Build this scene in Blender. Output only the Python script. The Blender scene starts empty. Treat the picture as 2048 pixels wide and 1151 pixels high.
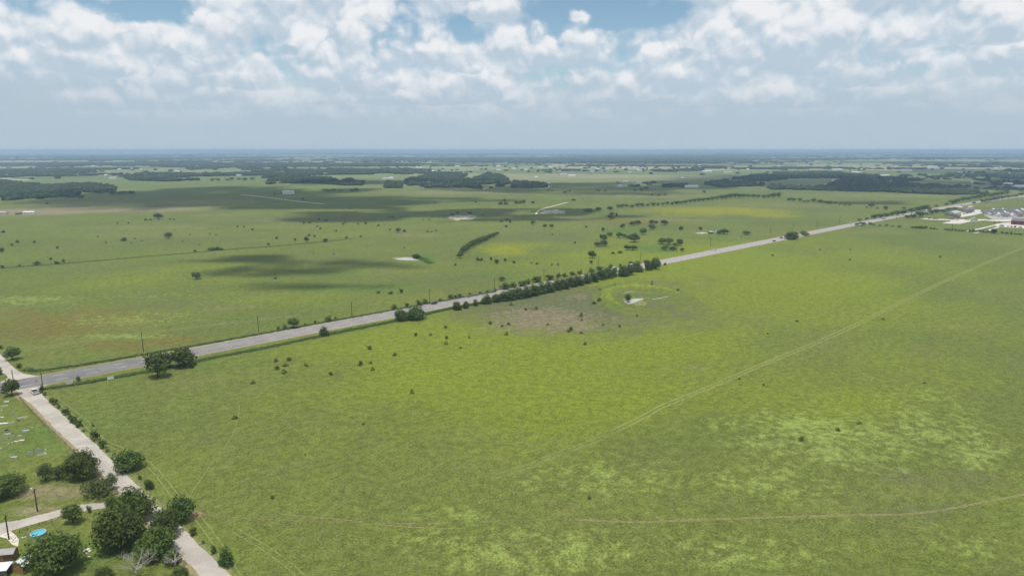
import bpy, bmesh, math, random
import numpy as np
from mathutils import Vector, Matrix

SC = bpy.context.scene
COL = SC.collection
random.seed(7)
RNG = np.random.default_rng(7)

# ------------------------------------------------------------------ camera
CAM_H = 100.0
PITCH = math.radians(11.43)
FPX = 24.0 / 36.0 * 2048.0
cam_d = bpy.data.cameras.new('camera')
cam_d.lens = 24.0
cam_d.sensor_width = 36.0
cam_d.clip_start = 1.0
cam_d.clip_end = 200000.0
cam = bpy.data.objects.new('camera', cam_d)
COL.objects.link(cam)
cam.location = (0, 0, CAM_H)
cam.rotation_euler = (math.pi / 2 - PITCH, 0, 0)
SC.camera = cam

# ------------------------------------------------------------------ sun, sky
SUN_EL = math.radians(79)
SUN_AZ = math.radians(200)           # from +Y (away from the camera) towards +X
SUN_DIR = Vector((math.cos(SUN_EL) * math.sin(SUN_AZ), math.cos(SUN_EL) * math.cos(SUN_AZ), math.sin(SUN_EL)))
sun_d = bpy.data.lights.new('sun', 'SUN')
sun_d.energy = 3.9
sun_d.angle = math.radians(0.53)
sun_d.color = (1.0, 0.955, 0.88)
sun = bpy.data.objects.new('sun', sun_d)
COL.objects.link(sun)
sun.rotation_euler = (-SUN_DIR).to_track_quat('-Z', 'Y').to_euler()
sun.location = SUN_DIR * 3000

SC.view_settings.view_transform = 'Standard'
SC.view_settings.look = 'None'
SC.view_settings.exposure = 0.0
SC.view_settings.gamma = 1.0
SC.view_settings.use_curve_mapping = False
SC.cycles.use_denoising = True
SC.cycles.denoising_prefilter = 'FAST'
SC.cycles.use_adaptive_sampling = True
SC.cycles.adaptive_threshold = 0.015
SC.cycles.max_bounces = 4
SC.cycles.diffuse_bounces = 1
SC.cycles.glossy_bounces = 2
SC.cycles.transmission_bounces = 2
SC.cycles.volume_bounces = 0
SC.cycles.transparent_max_bounces = 8
SC.cycles.caustics_reflective = False
SC.cycles.caustics_refractive = False


class NT:
    """Small helper to write node trees as expressions."""
    def __init__(self, tree):
        self.t = tree

    def new(self, kind, **kw):
        n = self.t.nodes.new(kind)
        for k, v in kw.items():
            setattr(n, k, v)
        return n

    def put(self, sock, v):
        if isinstance(v, bpy.types.NodeSocket):
            self.t.links.new(v, sock)
        elif v is not None:
            if sock.type == 'RGBA' and len(v) == 3:
                v = (*v, 1.0)
            sock.default_value = v

    def m(self, op, a, b=None, c=None, clamp=False):
        n = self.new('ShaderNodeMath', operation=op)
        n.use_clamp = clamp
        for s, v in zip(n.inputs, (a, b, c)):
            self.put(s, v)
        return n.outputs[0]

    def v(self, op, a, b=None, scale=None):
        n = self.new('ShaderNodeVectorMath', operation=op)
        self.put(n.inputs[0], a)
        if b is not None:
            self.put(n.inputs[1], b)
        if scale is not None:
            self.put(n.inputs['Scale'], scale)
        return n.outputs['Value'] if op in ('DOT_PRODUCT', 'LENGTH') else n.outputs[0]

    def noise(self, vec, scale, detail=3.0, rough=0.5, dist=0.0, color=False, dim='3D'):
        n = self.new('ShaderNodeTexNoise', noise_dimensions=dim)
        self.put(n.inputs['Vector'], vec)
        self.put(n.inputs['Scale'], scale)
        self.put(n.inputs['Detail'], detail)
        self.put(n.inputs['Roughness'], rough)
        self.put(n.inputs['Distortion'], dist)
        return n.outputs['Color' if color else 'Fac']

    def voro(self, vec, scale, feature='F1', detail=0.0, rough=0.5, smooth=1.0, out='Distance', dim='3D'):
        n = self.new('ShaderNodeTexVoronoi', feature=feature, voronoi_dimensions=dim)
        self.put(n.inputs['Vector'], vec)
        self.put(n.inputs['Scale'], scale)
        if 'Detail' in n.inputs:
            self.put(n.inputs['Detail'], detail)
            self.put(n.inputs['Roughness'], rough)
        if feature == 'SMOOTH_F1':
            self.put(n.inputs['Smoothness'], smooth)
        return n.outputs[out]

    def step(self, x, lo, hi, a=0.0, b=1.0):
        n = self.new('ShaderNodeMapRange', interpolation_type='SMOOTHSTEP')
        for s, v in zip(n.inputs[:5], (x, lo, hi, a, b)):
            self.put(s, v)
        return n.outputs[0]

    def mix(self, f, a, b, mode='MIX'):
        n = self.new('ShaderNodeMix', data_type='RGBA', blend_type=mode)
        self.put(n.inputs[0], f)
        self.put(n.inputs[6], a)
        self.put(n.inputs[7], b)
        return n.outputs[2]

    def comb(self, x, y, z):
        n = self.new('ShaderNodeCombineXYZ')
        for s, v in zip(n.inputs, (x, y, z)):
            self.put(s, v)
        return n.outputs[0]

    def sep(self, vec):
        n = self.new('ShaderNodeSeparateXYZ')
        self.put(n.inputs[0], vec)
        return n.outputs

    def attr(self, name):
        return self.new('ShaderNodeAttribute', attribute_name=name)


def px_dir(px, py):
    """azimuth and elevation (radians) of a direction seen in the photograph"""
    x = (px - 1024) / FPX
    y = -(py - 575.5) / FPX
    d = Vector((x, math.cos(PITCH) + y * math.sin(PITCH), -math.sin(PITCH) + y * math.cos(PITCH))).normalized()
    return math.atan2(d.x, d.y), math.asin(d.z)


world = bpy.data.worlds.new('World')
SC.world = world
world.use_nodes = True
world.cycles.sampling_method = 'NONE'


RELIEF, LUMP = 1.05, 1.8


def build_world():
    t = world.node_tree
    t.nodes.clear()
    g = bpy.data.node_groups.new('cloud_density', 'ShaderNodeTree')
    g.interface.new_socket('Vector', in_out='INPUT', socket_type='NodeSocketVector')
    g.interface.new_socket('Density', in_out='OUTPUT', socket_type='NodeSocketFloat')
    n = NT(g)
    gi = n.new('NodeGroupInput')
    go = n.new('NodeGroupOutput')
    p = gi.outputs[0]
    fb = n.noise(p, 7.0, 3.0, 0.5, dim='2D')
    puff = n.voro(p, 15.0, 'F1', 2.6, 0.52, dim='2D')
    fine = n.noise(p, 50.0, 3.0, 0.65, dim='2D')
    d = n.m('MULTIPLY_ADD', n.m('SUBTRACT', fb, 0.5), 0.75, n.m('MULTIPLY', n.m('SUBTRACT', 0.60, puff), 0.55))
    d = n.m('MULTIPLY_ADD', n.m('SUBTRACT', fine, 0.5), 0.17, d)
    g.links.new(d, go.inputs[0])

    n = NT(t)
    tc = n.new('ShaderNodeTexCoord')
    dirv = n.v('NORMALIZE', tc.outputs['Generated'])
    sx, sy, sz = n.sep(dirv)
    zc = n.m('MAXIMUM', sz, 0.0)
    az = n.m('ARCTAN2', sx, sy)
    # cloud space: the height is compressed towards the horizon as in a layer seen edge-on
    p = n.comb(az, n.m('MULTIPLY', sz, 1.15), 0.0)
    warp = n.noise(p, 26.0, 2.0, 0.5, color=True, dim='2D')
    p = n.v('ADD', p, n.v('SCALE', n.v('SUBTRACT', warp, (0.5, 0.5, 0.5)), scale=0.017))
    ae = n.comb(az, sz, sz)

    def dens(vec):
        gn = n.new('ShaderNodeGroup')
        gn.node_tree = g
        n.put(gn.inputs[0], vec)
        return gn.outputs[0]
    d0 = dens(p)
    d1 = dens(n.v('ADD', p, (0.003, 0.013, 0.0)))
    relief = n.m('MULTIPLY', n.m('SUBTRACT', d0, d1), 2.0)
    veil = n.step(n.noise(n.v('MULTIPLY', p, (1, 2.4, 0)), 3.4, 3.0, 0.55, dim='2D'), 0.30, 0.62)
    sky = n.new('ShaderNodeTexSky', sky_type='NISHITA')
    sky.sun_disc = False
    sky.sun_elevation = SUN_EL
    sky.sun_rotation = SUN_AZ
    sky.altitude = 300
    sky.air_density = 1.0
    sky.dust_density = 0.3
    sky.ozone_density = 1.2
    c = n.mix(1.0, sky.outputs[0], (0.104, 0.113, 0.108), 'MULTIPLY')
    def ell(bx, by, rx, ry, under=1.0):
        # squared distance from a direction in units of an ellipse, steeper below its middle
        a0, e0 = px_dir(bx, by)
        sc_ = (FPX / rx, FPX / ry, -under * FPX / ry)
        vm = n.new('ShaderNodeVectorMath', operation='MULTIPLY_ADD')
        n.put(vm.inputs[0], ae)
        vm.inputs[1].default_value = sc_
        vm.inputs[2].default_value = (-a0 * sc_[0], -math.sin(e0) * sc_[1], -math.sin(e0) * sc_[2])
        v_ = vm.outputs[0]
        v_ = n.v('MAXIMUM', v_, (-1000.0, -1000.0, 0.0))
        return n.v('DOT_PRODUCT', v_, v_)
    # broken cloud all over the sky, with the photographed blue gaps
    gaps = [(1240, 20, 120, 36, -.55), (330, 26, 90, 28, -.30), (800, 55, 40, 50, -.32), (945, 62, 46, 30, -.32), (150, 20, 110, 22, -.2)]
    cov = n.m('ADD', n.m('MULTIPLY', n.m('SUBTRACT', veil, 0.5), 0.20), 0.27)
    for (bx, by, rx, ry, s_) in gaps:
        cov = n.m('ADD', cov, n.step(ell(bx, by, rx, ry), 0.0, 2.2, s_, 0.0))
    dd = n.m('MULTIPLY_ADD', d0, 0.8, cov)
    A = n.step(dd, -0.20, 0.12, 0.0, 0.95)
    rel = n.m('MULTIPLY', relief, RELIEF)
    L = n.m('MULTIPLY_ADD', rel, 0.9, n.m('MULTIPLY_ADD', veil, 0.32, 0.20))
    # heaped cumulus: direction of the base's middle, half width, height, share of grey
    heaps = [(290, 212, 230, 40, .5), (1560, 205, 420, 44, .6),
             (930, 195, 150, 60, .4), (560, 172, 170, 46, .35), (170, 206, 70, 24, .3), (430, 200, 80, 30, .3), (770, 204, 90, 26, .3), (1250, 200, 100, 28, .3), (1800, 158, 170, 54, .4), (1985, 146, 110, 60, .4),
             (1110, 172, 95, 54, .2), (1330, 165, 190, 100, .35), (620, 168, 88, 118, .0), (130, 118, 170, 92, .25), (735, 150, 70, 155, .2), (895, 125, 85, 84, .1),
             (257, 94, 75, 66, .0), (430, 112, 115, 112, .2), (1100, 115, 125, 115, .2), (1560, 128, 210, 125, .2), (1660, 96, 105, 104, .1), (1900, 76, 150, 66, .1),
             (1000, 34, 170, 40, .7)]
    low = n.m('MULTIPLY', d0, LUMP)
    for (bx, by, rx, ry, grey) in heaps:
        q = n.m('SUBTRACT', ell(bx, by, rx, ry, 3.0), n.m('ADD', low, 0.10))
        al = n.step(q, 0.36, 0.80, 1.0, 0.0)
        e0 = math.sin(px_dir(bx, by)[1])
        lit = n.m('ADD', n.m('MULTIPLY_ADD', sz, 0.85 * FPX / ry, 0.30 - 0.35 * grey - 0.85 * FPX / ry * e0), rel)
        mf = n.new('ShaderNodeMix', data_type='FLOAT')
        n.put(mf.inputs[0], al)
        n.put(mf.inputs[2], L)
        n.put(mf.inputs[3], n.m('MINIMUM', n.m('MAXIMUM', lit, 0.0), 1.05))
        L = mf.outputs[0]
        A = n.m('MAXIMUM', A, al)
    c = n.mix(A, c, n.mix(n.step(L, -0.05, 1.08), (0.490, 0.600, 0.702), (0.850, 0.870, 0.890)))
    # thickening air low over the horizon
    hz = n.step(n.m('MULTIPLY_ADD', n.m('SUBTRACT', veil, 0.5), 0.015, sz), 0.030, 0.118, 1.0, 0.0)
    c = n.mix(n.m('MULTIPLY', hz, 0.97), c, (0.445, 0.548, 0.640))
    bg = n.new('ShaderNodeBackground')
    n.put(bg.inputs[0], c)
    bg.inputs[1].default_value = 1.0
    out = n.new('ShaderNodeOutputWorld')
    t.links.new(bg.outputs[0], out.inputs[0])


build_world()


# ------------------------------------------------------------------ helpers
def at(px, py, z=0.0):
    """ground point seen at a pixel of the 2048 px photograph"""
    x = (px - 1024) / FPX
    y = -(py - 575.5) / FPX
    dy = math.cos(PITCH) + y * math.sin(PITCH)
    dz = -math.sin(PITCH) + y * math.cos(PITCH)
    t = (z - CAM_H) / dz
    return Vector((x * t, dy * t, z))


def depth(p):
    return p.y * math.cos(PITCH) - (p.z - CAM_H) * math.sin(PITCH)


def mpp(p):
    """metres that one photograph pixel spans at a point"""
    return depth(p) / FPX


def hash2(ix, iy, seed):
    v = (ix.astype(np.int64) * 374761393 + iy.astype(np.int64) * 668265263 + seed * 1442695041) & 0xffffffff
    v = ((v ^ (v >> 13)) * 1274126177) & 0xffffffff
    v = v ^ (v >> 16)
    return (v & 0xffff) / 65535.0


def vnoise(x, y, seed=0):
    ix, iy = np.floor(x), np.floor(y)
    fx, fy = x - ix, y - iy
    fx = fx * fx * (3 - 2 * fx)
    fy = fy * fy * (3 - 2 * fy)
    a, b = hash2(ix, iy, seed), hash2(ix + 1, iy, seed)
    c, d = hash2(ix, iy + 1, seed), hash2(ix + 1, iy + 1, seed)
    return (a * (1 - fx) + b * fx) * (1 - fy) + (c * (1 - fx) + d * fx) * fy


def fbm(x, y, seed=0, octv=4):
    s, amp, tot = 0.0, 1.0, 0.0
    for o in range(octv):
        s = s + amp * vnoise(x * 2 ** o + 17.3 * o, y * 2 ** o - 9.1 * o, seed + o)
        tot += amp
        amp *= 0.5
    return s / tot


def in_poly(x, y, poly):
    r = np.zeros(np.shape(x), bool)
    j = len(poly) - 1
    for i in range(len(poly)):
        xi, yi = poly[i][0], poly[i][1]
        xj, yj = poly[j][0], poly[j][1]
        if yi != yj:
            cnd = ((yi > y) != (yj > y)) & (x < (xj - xi) * (y - yi) / (yj - yi) + xi)
            r ^= cnd
        j = i
    return r


def tag(o, label=None, cat=None, group=None, kind=None):
    if label:
        o['label'] = label
    if cat:
        o['category'] = cat
    if group:
        o['group'] = group
    if kind:
        o['kind'] = kind
    return o


def link(name, mesh, parent=None, loc=None):
    o = bpy.data.objects.new(name, mesh)
    COL.objects.link(o)
    if parent:
        o.parent = parent
    if loc is not None:
        o.location = loc
    return o


def empty(name, loc, rz=0.0, scale=None):
    o = bpy.data.objects.new(name, None)
    COL.objects.link(o)
    o.location = loc
    o.rotation_euler = (0, 0, rz)
    if scale is not None:
        o.scale = scale
    o.empty_display_size = 0.5
    return o


def np_mesh(name, verts, faces, mats=(), smooth=False, mat_idx=None):
    """verts (n,3); faces (m,3) or (m,4) array, or list of lists"""
    me = bpy.data.meshes.new(name)
    if isinstance(faces, np.ndarray):
        nv, nf, k = len(verts), len(faces), faces.shape[1]
        me.vertices.add(nv)
        me.vertices.foreach_set('co', np.asarray(verts, np.float32).ravel())
        me.loops.add(nf * k)
        me.loops.foreach_set('vertex_index', faces.astype(np.int32).ravel())
        me.polygons.add(nf)
        me.polygons.foreach_set('loop_start', np.arange(0, nf * k, k, dtype=np.int32))
        me.update(calc_edges=True)
    else:
        me.from_pydata([tuple(v) for v in verts], [], faces)
    for m in mats:
        me.materials.append(m)
    if mat_idx is not None:
        me.polygons.foreach_set('material_index', np.asarray(mat_idx, np.int32))
    if smooth:
        me.polygons.foreach_set('use_smooth', np.ones(len(me.polygons), bool))
    me.validate()
    return me


class MB:
    """collects shapes into one mesh"""
    def __init__(self):
        self.v, self.f = [], []

    def add(self, vs, fs):
        o = len(self.v)
        self.v += [tuple(v) for v in vs]
        self.f += [[i + o for i in f] for f in fs]

    def box(self, x0, x1, y0, y1, z0, z1):
        self.add([(x, y, z) for x in (x0, x1) for y in (y0, y1) for z in (z0, z1)],
                 [[0, 1, 3, 2], [4, 6, 7, 5], [0, 4, 5, 1], [2, 3, 7, 6], [0, 2, 6, 4], [1, 5, 7, 3]])

    def prism(self, prof, axis, a, b):
        """closed profile [(u,w)] extruded from a to b; axis 'x': (u,w)->(y,z), 'y': (u,w)->(x,z)"""
        k = len(prof)
        vs = [((a, u, w) if axis == 'x' else (u, a, w)) for u, w in prof]
        vs += [((b, u, w) if axis == 'x' else (u, b, w)) for u, w in prof]
        fs = [[i, (i + 1) % k, k + (i + 1) % k, k + i] for i in range(k)]
        fs += [list(range(k))[::-1], [k + i for i in range(k)]]
        self.add(vs, fs)

    def tube(self, pts, radii, n=6, cap=True):
        pts = [Vector(p) for p in pts]
        o = len(self.v)
        for i, p in enumerate(pts):
            d = (pts[min(i + 1, len(pts) - 1)] - pts[max(i - 1, 0)]).normalized()
            u = d.cross(Vector((0.3, 0.9, 0.2))).normalized()
            w = d.cross(u)
            r = radii[i] if isinstance(radii, (list, tuple)) else radii
            for k in range(n):
                a = 2 * math.pi * k / n
                self.v.append(tuple(p + (u * math.cos(a) + w * math.sin(a)) * r))
        for i in range(len(pts) - 1):
            for k in range(n):
                a, b = o + i * n + k, o + i * n + (k + 1) % n
                self.f.append([a, b, b + n, a + n])
        if cap:
            self.f.append([o + k for k in range(n)][::-1])
            e = o + (len(pts) - 1) * n
            self.f.append([e + k for k in range(n)])

    def cyl(self, c, axis, r, l, n=12):
        a = Vector({'x': (1, 0, 0), 'y': (0, 1, 0), 'z': (0, 0, 1)}[axis]) * l / 2
        c = Vector(c)
        self.tube([c - a, c + a], r, n)

    def mesh(self, name, mat, smooth=False):
        me = bpy.data.meshes.new(name)
        me.from_pydata(self.v, [], self.f)
        bm = bmesh.new()
        bm.from_mesh(me)
        bmesh.ops.recalc_face_normals(bm, faces=bm.faces)
        bm.to_mesh(me)
        bm.free()
        me.materials.append(mat)
        if smooth:
            me.polygons.foreach_set('use_smooth', np.ones(len(me.polygons), bool))
        return me

    def build(self, name, mat, parent=None, smooth=False, loc=None):
        return link(name, self.mesh(name, mat, smooth), parent, loc)


def smooth_path(pts, per=8):
    """Catmull-Rom through ground points"""
    P = [Vector(p) for p in pts]
    P = [P[0] * 2 - P[1]] + P + [P[-1] * 2 - P[-2]]
    out = []
    for i in range(1, len(P) - 2):
        for k in range(per):
            t = k / per
            a, b, c, d = P[i - 1], P[i], P[i + 1], P[i + 2]
            out.append(0.5 * ((2 * b) + (c - a) * t + (2 * a - 5 * b + 4 * c - d) * t * t + (3 * b - a - 3 * c + d) * t ** 3))
    out.append(P[-2])
    return out


def side(pts, i):
    d = pts[min(i + 1, len(pts) - 1)] - pts[max(i - 1, 0)]
    return Vector((-d.y, d.x, 0)).normalized()


def strip(mb, pts, w, off=0.0, z=0.0):
    o = len(mb.v)
    for i, p in enumerate(pts):
        s = side(pts, i)
        ww = w[i] if isinstance(w, (list, tuple)) else w
        for e in (-1, 1):
            q = p + s * (off + e * ww / 2)
            mb.v.append((q.x, q.y, z))
    for i in range(len(pts) - 1):
        a = o + 2 * i
        mb.f.append([a, a + 2, a + 3, a + 1])


def between(mb, L, R, z):
    o = len(mb.v)
    for a, b in zip(L, R):
        mb.v.append((a.x, a.y, z))
        mb.v.append((b.x, b.y, z))
    for i in range(len(L) - 1):
        a = o + 2 * i
        mb.f.append([a, a + 1, a + 3, a + 2])


def resample(pts, n):
    P = [Vector(p) for p in pts]
    L = [0.0]
    for a, b in zip(P, P[1:]):
        L.append(L[-1] + (b - a).length)
    out, j = [], 0
    for k in range(n):
        s = L[-1] * k / (n - 1)
        while j < len(P) - 2 and L[j + 1] < s:
            j += 1
        t = (s - L[j]) / max(1e-6, L[j + 1] - L[j])
        out.append(P[j].lerp(P[j + 1], min(max(t, 0), 1)))
    return out


def along(pts, step, start=0.0):
    P = [Vector(p) for p in pts]
    tot = sum((b - a).length for a, b in zip(P, P[1:]))
    n = max(2, int((tot - start) / step) + 1)
    fine = resample(P, max(3, int(tot / 1.0) + 2))
    k = len(fine) - 1
    return [(fine[min(k, int((start + i * step) / tot * k))], fine[min(k, int((start + i * step) / tot * k) + 1)] - fine[max(0, int((start + i * step) / tot * k) - 1)])
            for i in range(n) if start + i * step <= tot]


WORDS = ['', 'first', 'second', 'third', 'fourth', 'fifth', 'sixth', 'seventh', 'eighth', 'ninth', 'tenth', 'eleventh',
         'twelfth', 'thirteenth', 'fourteenth', 'fifteenth', 'sixteenth', 'seventeenth', 'eighteenth', 'nineteenth', 'twentieth']
TENS = {20: 'twenty', 30: 'thirty', 40: 'forty', 50: 'fifty', 60: 'sixty', 70: 'seventy'}


def nth(i):
    i += 1
    if i <= 20:
        return WORDS[i]
    if i % 10 == 0:
        return TENS[i][:-1] + 'ieth'
    return TENS[i // 10 * 10] + '-' + WORDS[i % 10]


# ------------------------------------------------------------------ materials
def mat(name, build):
    m = bpy.data.materials.new(name)
    m.use_nodes = True
    t = m.node_tree
    t.nodes.clear()
    n = NT(t)
    out = n.new('ShaderNodeOutputMaterial')
    surf = build(n)
    t.links.new(surf, out.inputs[0])
    return m


def bsdf(n, color, rough=0.85, spec=0.25, metal=0.0, normal=None, **kw):
    b = n.new('ShaderNodeBsdfPrincipled')
    n.put(b.inputs['Base Color'], color)
    n.put(b.inputs['Roughness'], rough)
    n.put(b.inputs['Specular IOR Level'], spec)
    n.put(b.inputs['Metallic'], metal)
    for k, v in kw.items():
        n.put(b.inputs[k.replace('_', ' ')], v)
    if normal is not None:
        n.put(b.inputs['Normal'], normal)
    return b.outputs[0]


def bump(n, h, strength=0.3, dist=0.1):
    b = n.new('ShaderNodeBump')
    b.inputs['Strength'].default_value = strength
    b.inputs['Distance'].default_value = dist
    n.put(b.inputs['Height'], h)
    return b.outputs[0]


def pos(n):
    return n.new('ShaderNodeNewGeometry').outputs['Position']


def grass_color(n, P):
    """the pasture: colours of the grass itself, patches from the 'patch' attributes"""
    # turned and gently warped coordinates, so that no lattice of the noise lines up with the view
    P = n.comb(n.v('DOT_PRODUCT', P, (0.799, 0.602, 0.0)), n.v('DOT_PRODUCT', P, (-0.602, 0.799, 0.0)), 0.0)
    P = n.v('ADD', P, n.v('SCALE', n.v('SUBTRACT', n.noise(P, 0.05, 2, 0.5, color=True), (0.5, 0.5, 0.5)), scale=9.0))
    big = n.noise(P, 0.006, 4, 0.55)
    mid = n.noise(P, 0.045, 4, 0.6)
    sm = n.noise(P, 0.33, 4, 0.65)
    fine = n.noise(P, 1.7, 3, 0.7)
    streak = n.noise(n.v('MULTIPLY', P, (0.8, 1.0, 1.0)), 0.085, 5, 0.7)
    A = n.sep(n.attr('patch_a').outputs['Vector'])
    B = n.sep(n.attr('patch_b').outputs['Vector'])
    Cc = n.sep(n.attr('patch_c').outputs['Vector'])
    rag = n.m('ADD', n.m('MULTIPLY', n.m('SUBTRACT', mid, 0.5), 0.9), n.m('MULTIPLY', n.m('SUBTRACT', streak, 0.5), 0.9))
    rag2 = n.m('ADD', n.m('MULTIPLY', n.m('SUBTRACT', streak, 0.5), 1.5), n.m('MULTIPLY', n.m('SUBTRACT', sm, 0.5), 1.1))

    ragb = n.m('ADD', n.m('MULTIPLY', n.m('SUBTRACT', n.noise(n.v('MULTIPLY', P, (0.55, 1.0, 0.0)), 0.013, 5, 0.6), 0.5), 1.5), n.m('MULTIPLY', n.m('SUBTRACT', sm, 0.5), 0.25))

    def f(mask, r=rag, lo=0.22, hi=0.80, s=1.0):
        k = n.m('MULTIPLY', n.m('ADD', mask, n.m('MULTIPLY', r, n.m('MINIMUM', n.m('MULTIPLY', mask, 3.0), 1.0))), 1.0)
        return n.m('MULTIPLY', n.step(k, lo, hi), s)
    c = n.mix(n.step(big, 0.35, 0.65), (0.114, 0.146, 0.030), (0.133, 0.164, 0.032))
    c = n.mix(n.step(mid, 0.30, 0.78, 0.0, 0.7), c, (0.126, 0.138, 0.042))
    c = n.mix(n.step(n.noise(P, 0.0105, 3, 0.5), 0.42, 0.66, 0.0, 0.50), c, (0.094, 0.124, 0.031))
    c = n.mix(n.step(streak, 0.50, 0.72, 0.0, 0.12), c, (0.088, 0.118, 0.030))
    c = n.mix(n.step(n.noise(n.v('MULTIPLY', P, (0.6, 1.0, 0.0)), 0.018, 5, 0.62), 0.48, 0.74, 0.0, 0.40), c, (0.165, 0.172, 0.050))
    c = n.mix(f(A[0], ragb, 0.15, 0.95, 0.9), c, (0.160, 0.198, 0.020))                       # lush yellow-green
    c = n.mix(f(B[1], rag, 0.22, 0.9, 0.85), c, (0.085, 0.145, 0.030))                       # deep green
    c = n.mix(f(Cc[1], rag2, 0.2, 0.9, 0.85), c, (0.105, 0.112, 0.058))  # grey-olive brush
    c = n.mix(f(A[1], rag2, 0.25, 0.95, 0.85), c, (0.205, 0.165, 0.105))  # dead, pinkish stems
    c = n.mix(f(B[2], rag, 0.2, 0.9, 0.9), c, (0.235, 0.195, 0.115))   # dry tan
    c = n.mix(f(A[2], rag2, 0.25, 0.85, 0.62), c, (0.150, 0.116, 0.030))  # orange flowers
    c = n.mix(f(Cc[0], rag2, 0.25, 1.0, 0.75), c, (0.225, 0.225, 0.012))  # yellow flowers
    c = n.mix(f(B[0], rag2, 0.25, 0.80, 0.95), c, (0.205, 0.260, 0.062))  # pale lime grass heads
    c = n.mix(f(Cc[2], rag2, 0.3, 0.8, 0.9), c, (0.30, 0.19, 0.13))    # bare soil
    # sparse coarse weeds (dark) and seed heads or dry stems (pale)
    c = n.mix(n.step(n.noise(P, 0.62, 3, 0.6), 0.60, 0.74, 0.0, 0.32), c, (0.052, 0.072, 0.024))
    c = n.mix(n.step(n.noise(P, 0.95, 3, 0.65), 0.60, 0.74, 0.0, 0.36), c, (0.225, 0.235, 0.085))
    # tussocks: darker and lighter tufts
    k = n.m('ADD', n.m('MULTIPLY', n.step(sm, 0.34, 0.66), 0.30), n.m('MULTIPLY', n.step(fine, 0.40, 0.60), 0.42))
    k = n.m('ADD', k, 0.56)
    c = n.mix(1.0, c, n.comb(k, k, k), 'MULTIPLY')
    return c, sm, fine


def m_ground(n):
    P = pos(n)
    c, sm, fine = grass_color(n, P)
    # far fields: a mosaic of separate pastures
    wv = n.v('ADD', P, n.v('SCALE', n.v('SUBTRACT', n.noise(P, 0.0012, 2, 0.5, color=True), (0.5, 0.5, 0.5)), scale=500.0))
    cell = n.voro(n.v('MULTIPLY', wv, (0.75, 1.0, 0.0)), 0.00135, 'F1', out='Color')
    cx, cy, cz = n.sep(cell)
    fc = n.mix(n.step(cx, 0.2, 0.8), (0.125, 0.158, 0.060), (0.215, 0.230, 0.110))
    fc = n.mix(n.step(cy, 0.55, 0.9), fc, (0.290, 0.265, 0.165))
    fc = n.mix(n.step(cz, 0.66, 0.95), fc, (0.095, 0.135, 0.050))
    v = n.noise(n.v('MULTIPLY', P, (0.5, 1, 0)), 0.008, 4, 0.6)
    fc = n.mix(n.step(v, 0.45, 0.68, 0.0, 0.5), fc, (0.105, 0.130, 0.055))
    far = n.attr('far').outputs['Fac']
    c = n.mix(far, c, fc)
    return bsdf(n, c, 0.95, 0.1, normal=bump(n, n.m('ADD', sm, n.m('MULTIPLY', fine, 0.5)), 0.55, 0.45))


def m_track(base, lo=0.36, hi=0.56, most=1.0, scale=0.55):
    def f(n):
        P = pos(n)
        k = n.noise(P, scale, 4, 0.7)
        c = n.mix(n.noise(P, scale * 2.2, 2, 0.6), tuple(x * 0.8 for x in base), tuple(x * 1.15 for x in base))
        tr = n.new('ShaderNodeBsdfTransparent').outputs[0]
        mx = n.new('ShaderNodeMixShader')
        n.put(mx.inputs[0], n.step(k, lo, hi, 0.0, most))
        n.put(mx.inputs[1], tr)
        n.put(mx.inputs[2], bsdf(n, c, 0.95, 0.1))
        return mx.outputs[0]
    return f


def m_gravel(n):
    P = pos(n)
    a = n.noise(P, 0.12, 4, 0.6)
    b = n.noise(P, 1.6, 4, 0.7)
    c = n.mix(n.step(a, 0.35, 0.65), (0.34, 0.305, 0.265), (0.43, 0.395, 0.35))
    c = n.mix(n.step(b, 0.35, 0.75, 0.0, 0.45), c, (0.28, 0.25, 0.22))
    return bsdf(n, c, 0.95, 0.15, normal=bump(n, b, 0.4, 0.06))


def m_asphalt(n):
    P = pos(n)
    a = n.noise(P, 0.08, 4, 0.6)
    b = n.noise(P, 2.2, 3, 0.7)
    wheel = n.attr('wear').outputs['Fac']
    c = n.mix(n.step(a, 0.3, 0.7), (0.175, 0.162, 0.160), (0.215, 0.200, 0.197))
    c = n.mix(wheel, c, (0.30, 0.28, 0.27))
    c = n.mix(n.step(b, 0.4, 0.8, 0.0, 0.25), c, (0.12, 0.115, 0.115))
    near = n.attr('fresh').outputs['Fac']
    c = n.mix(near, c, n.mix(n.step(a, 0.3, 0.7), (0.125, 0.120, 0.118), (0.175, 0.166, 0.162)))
    return bsdf(n, c, 0.8, 0.3)


def flat(color, rough=0.8, spec=0.3, metal=0.0, var=0.25, scale=0.8):
    def f(n):
        k = n.noise(n.new('ShaderNodeTexCoord').outputs['Object'], scale, 4, 0.65)
        c = n.mix(n.step(k, 0.25, 0.75), tuple(x * (1 - var) for x in color), tuple(min(1, x * (1 + var * 0.5)) for x in color))
        return bsdf(n, c, rough, spec, metal)
    return f


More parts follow.
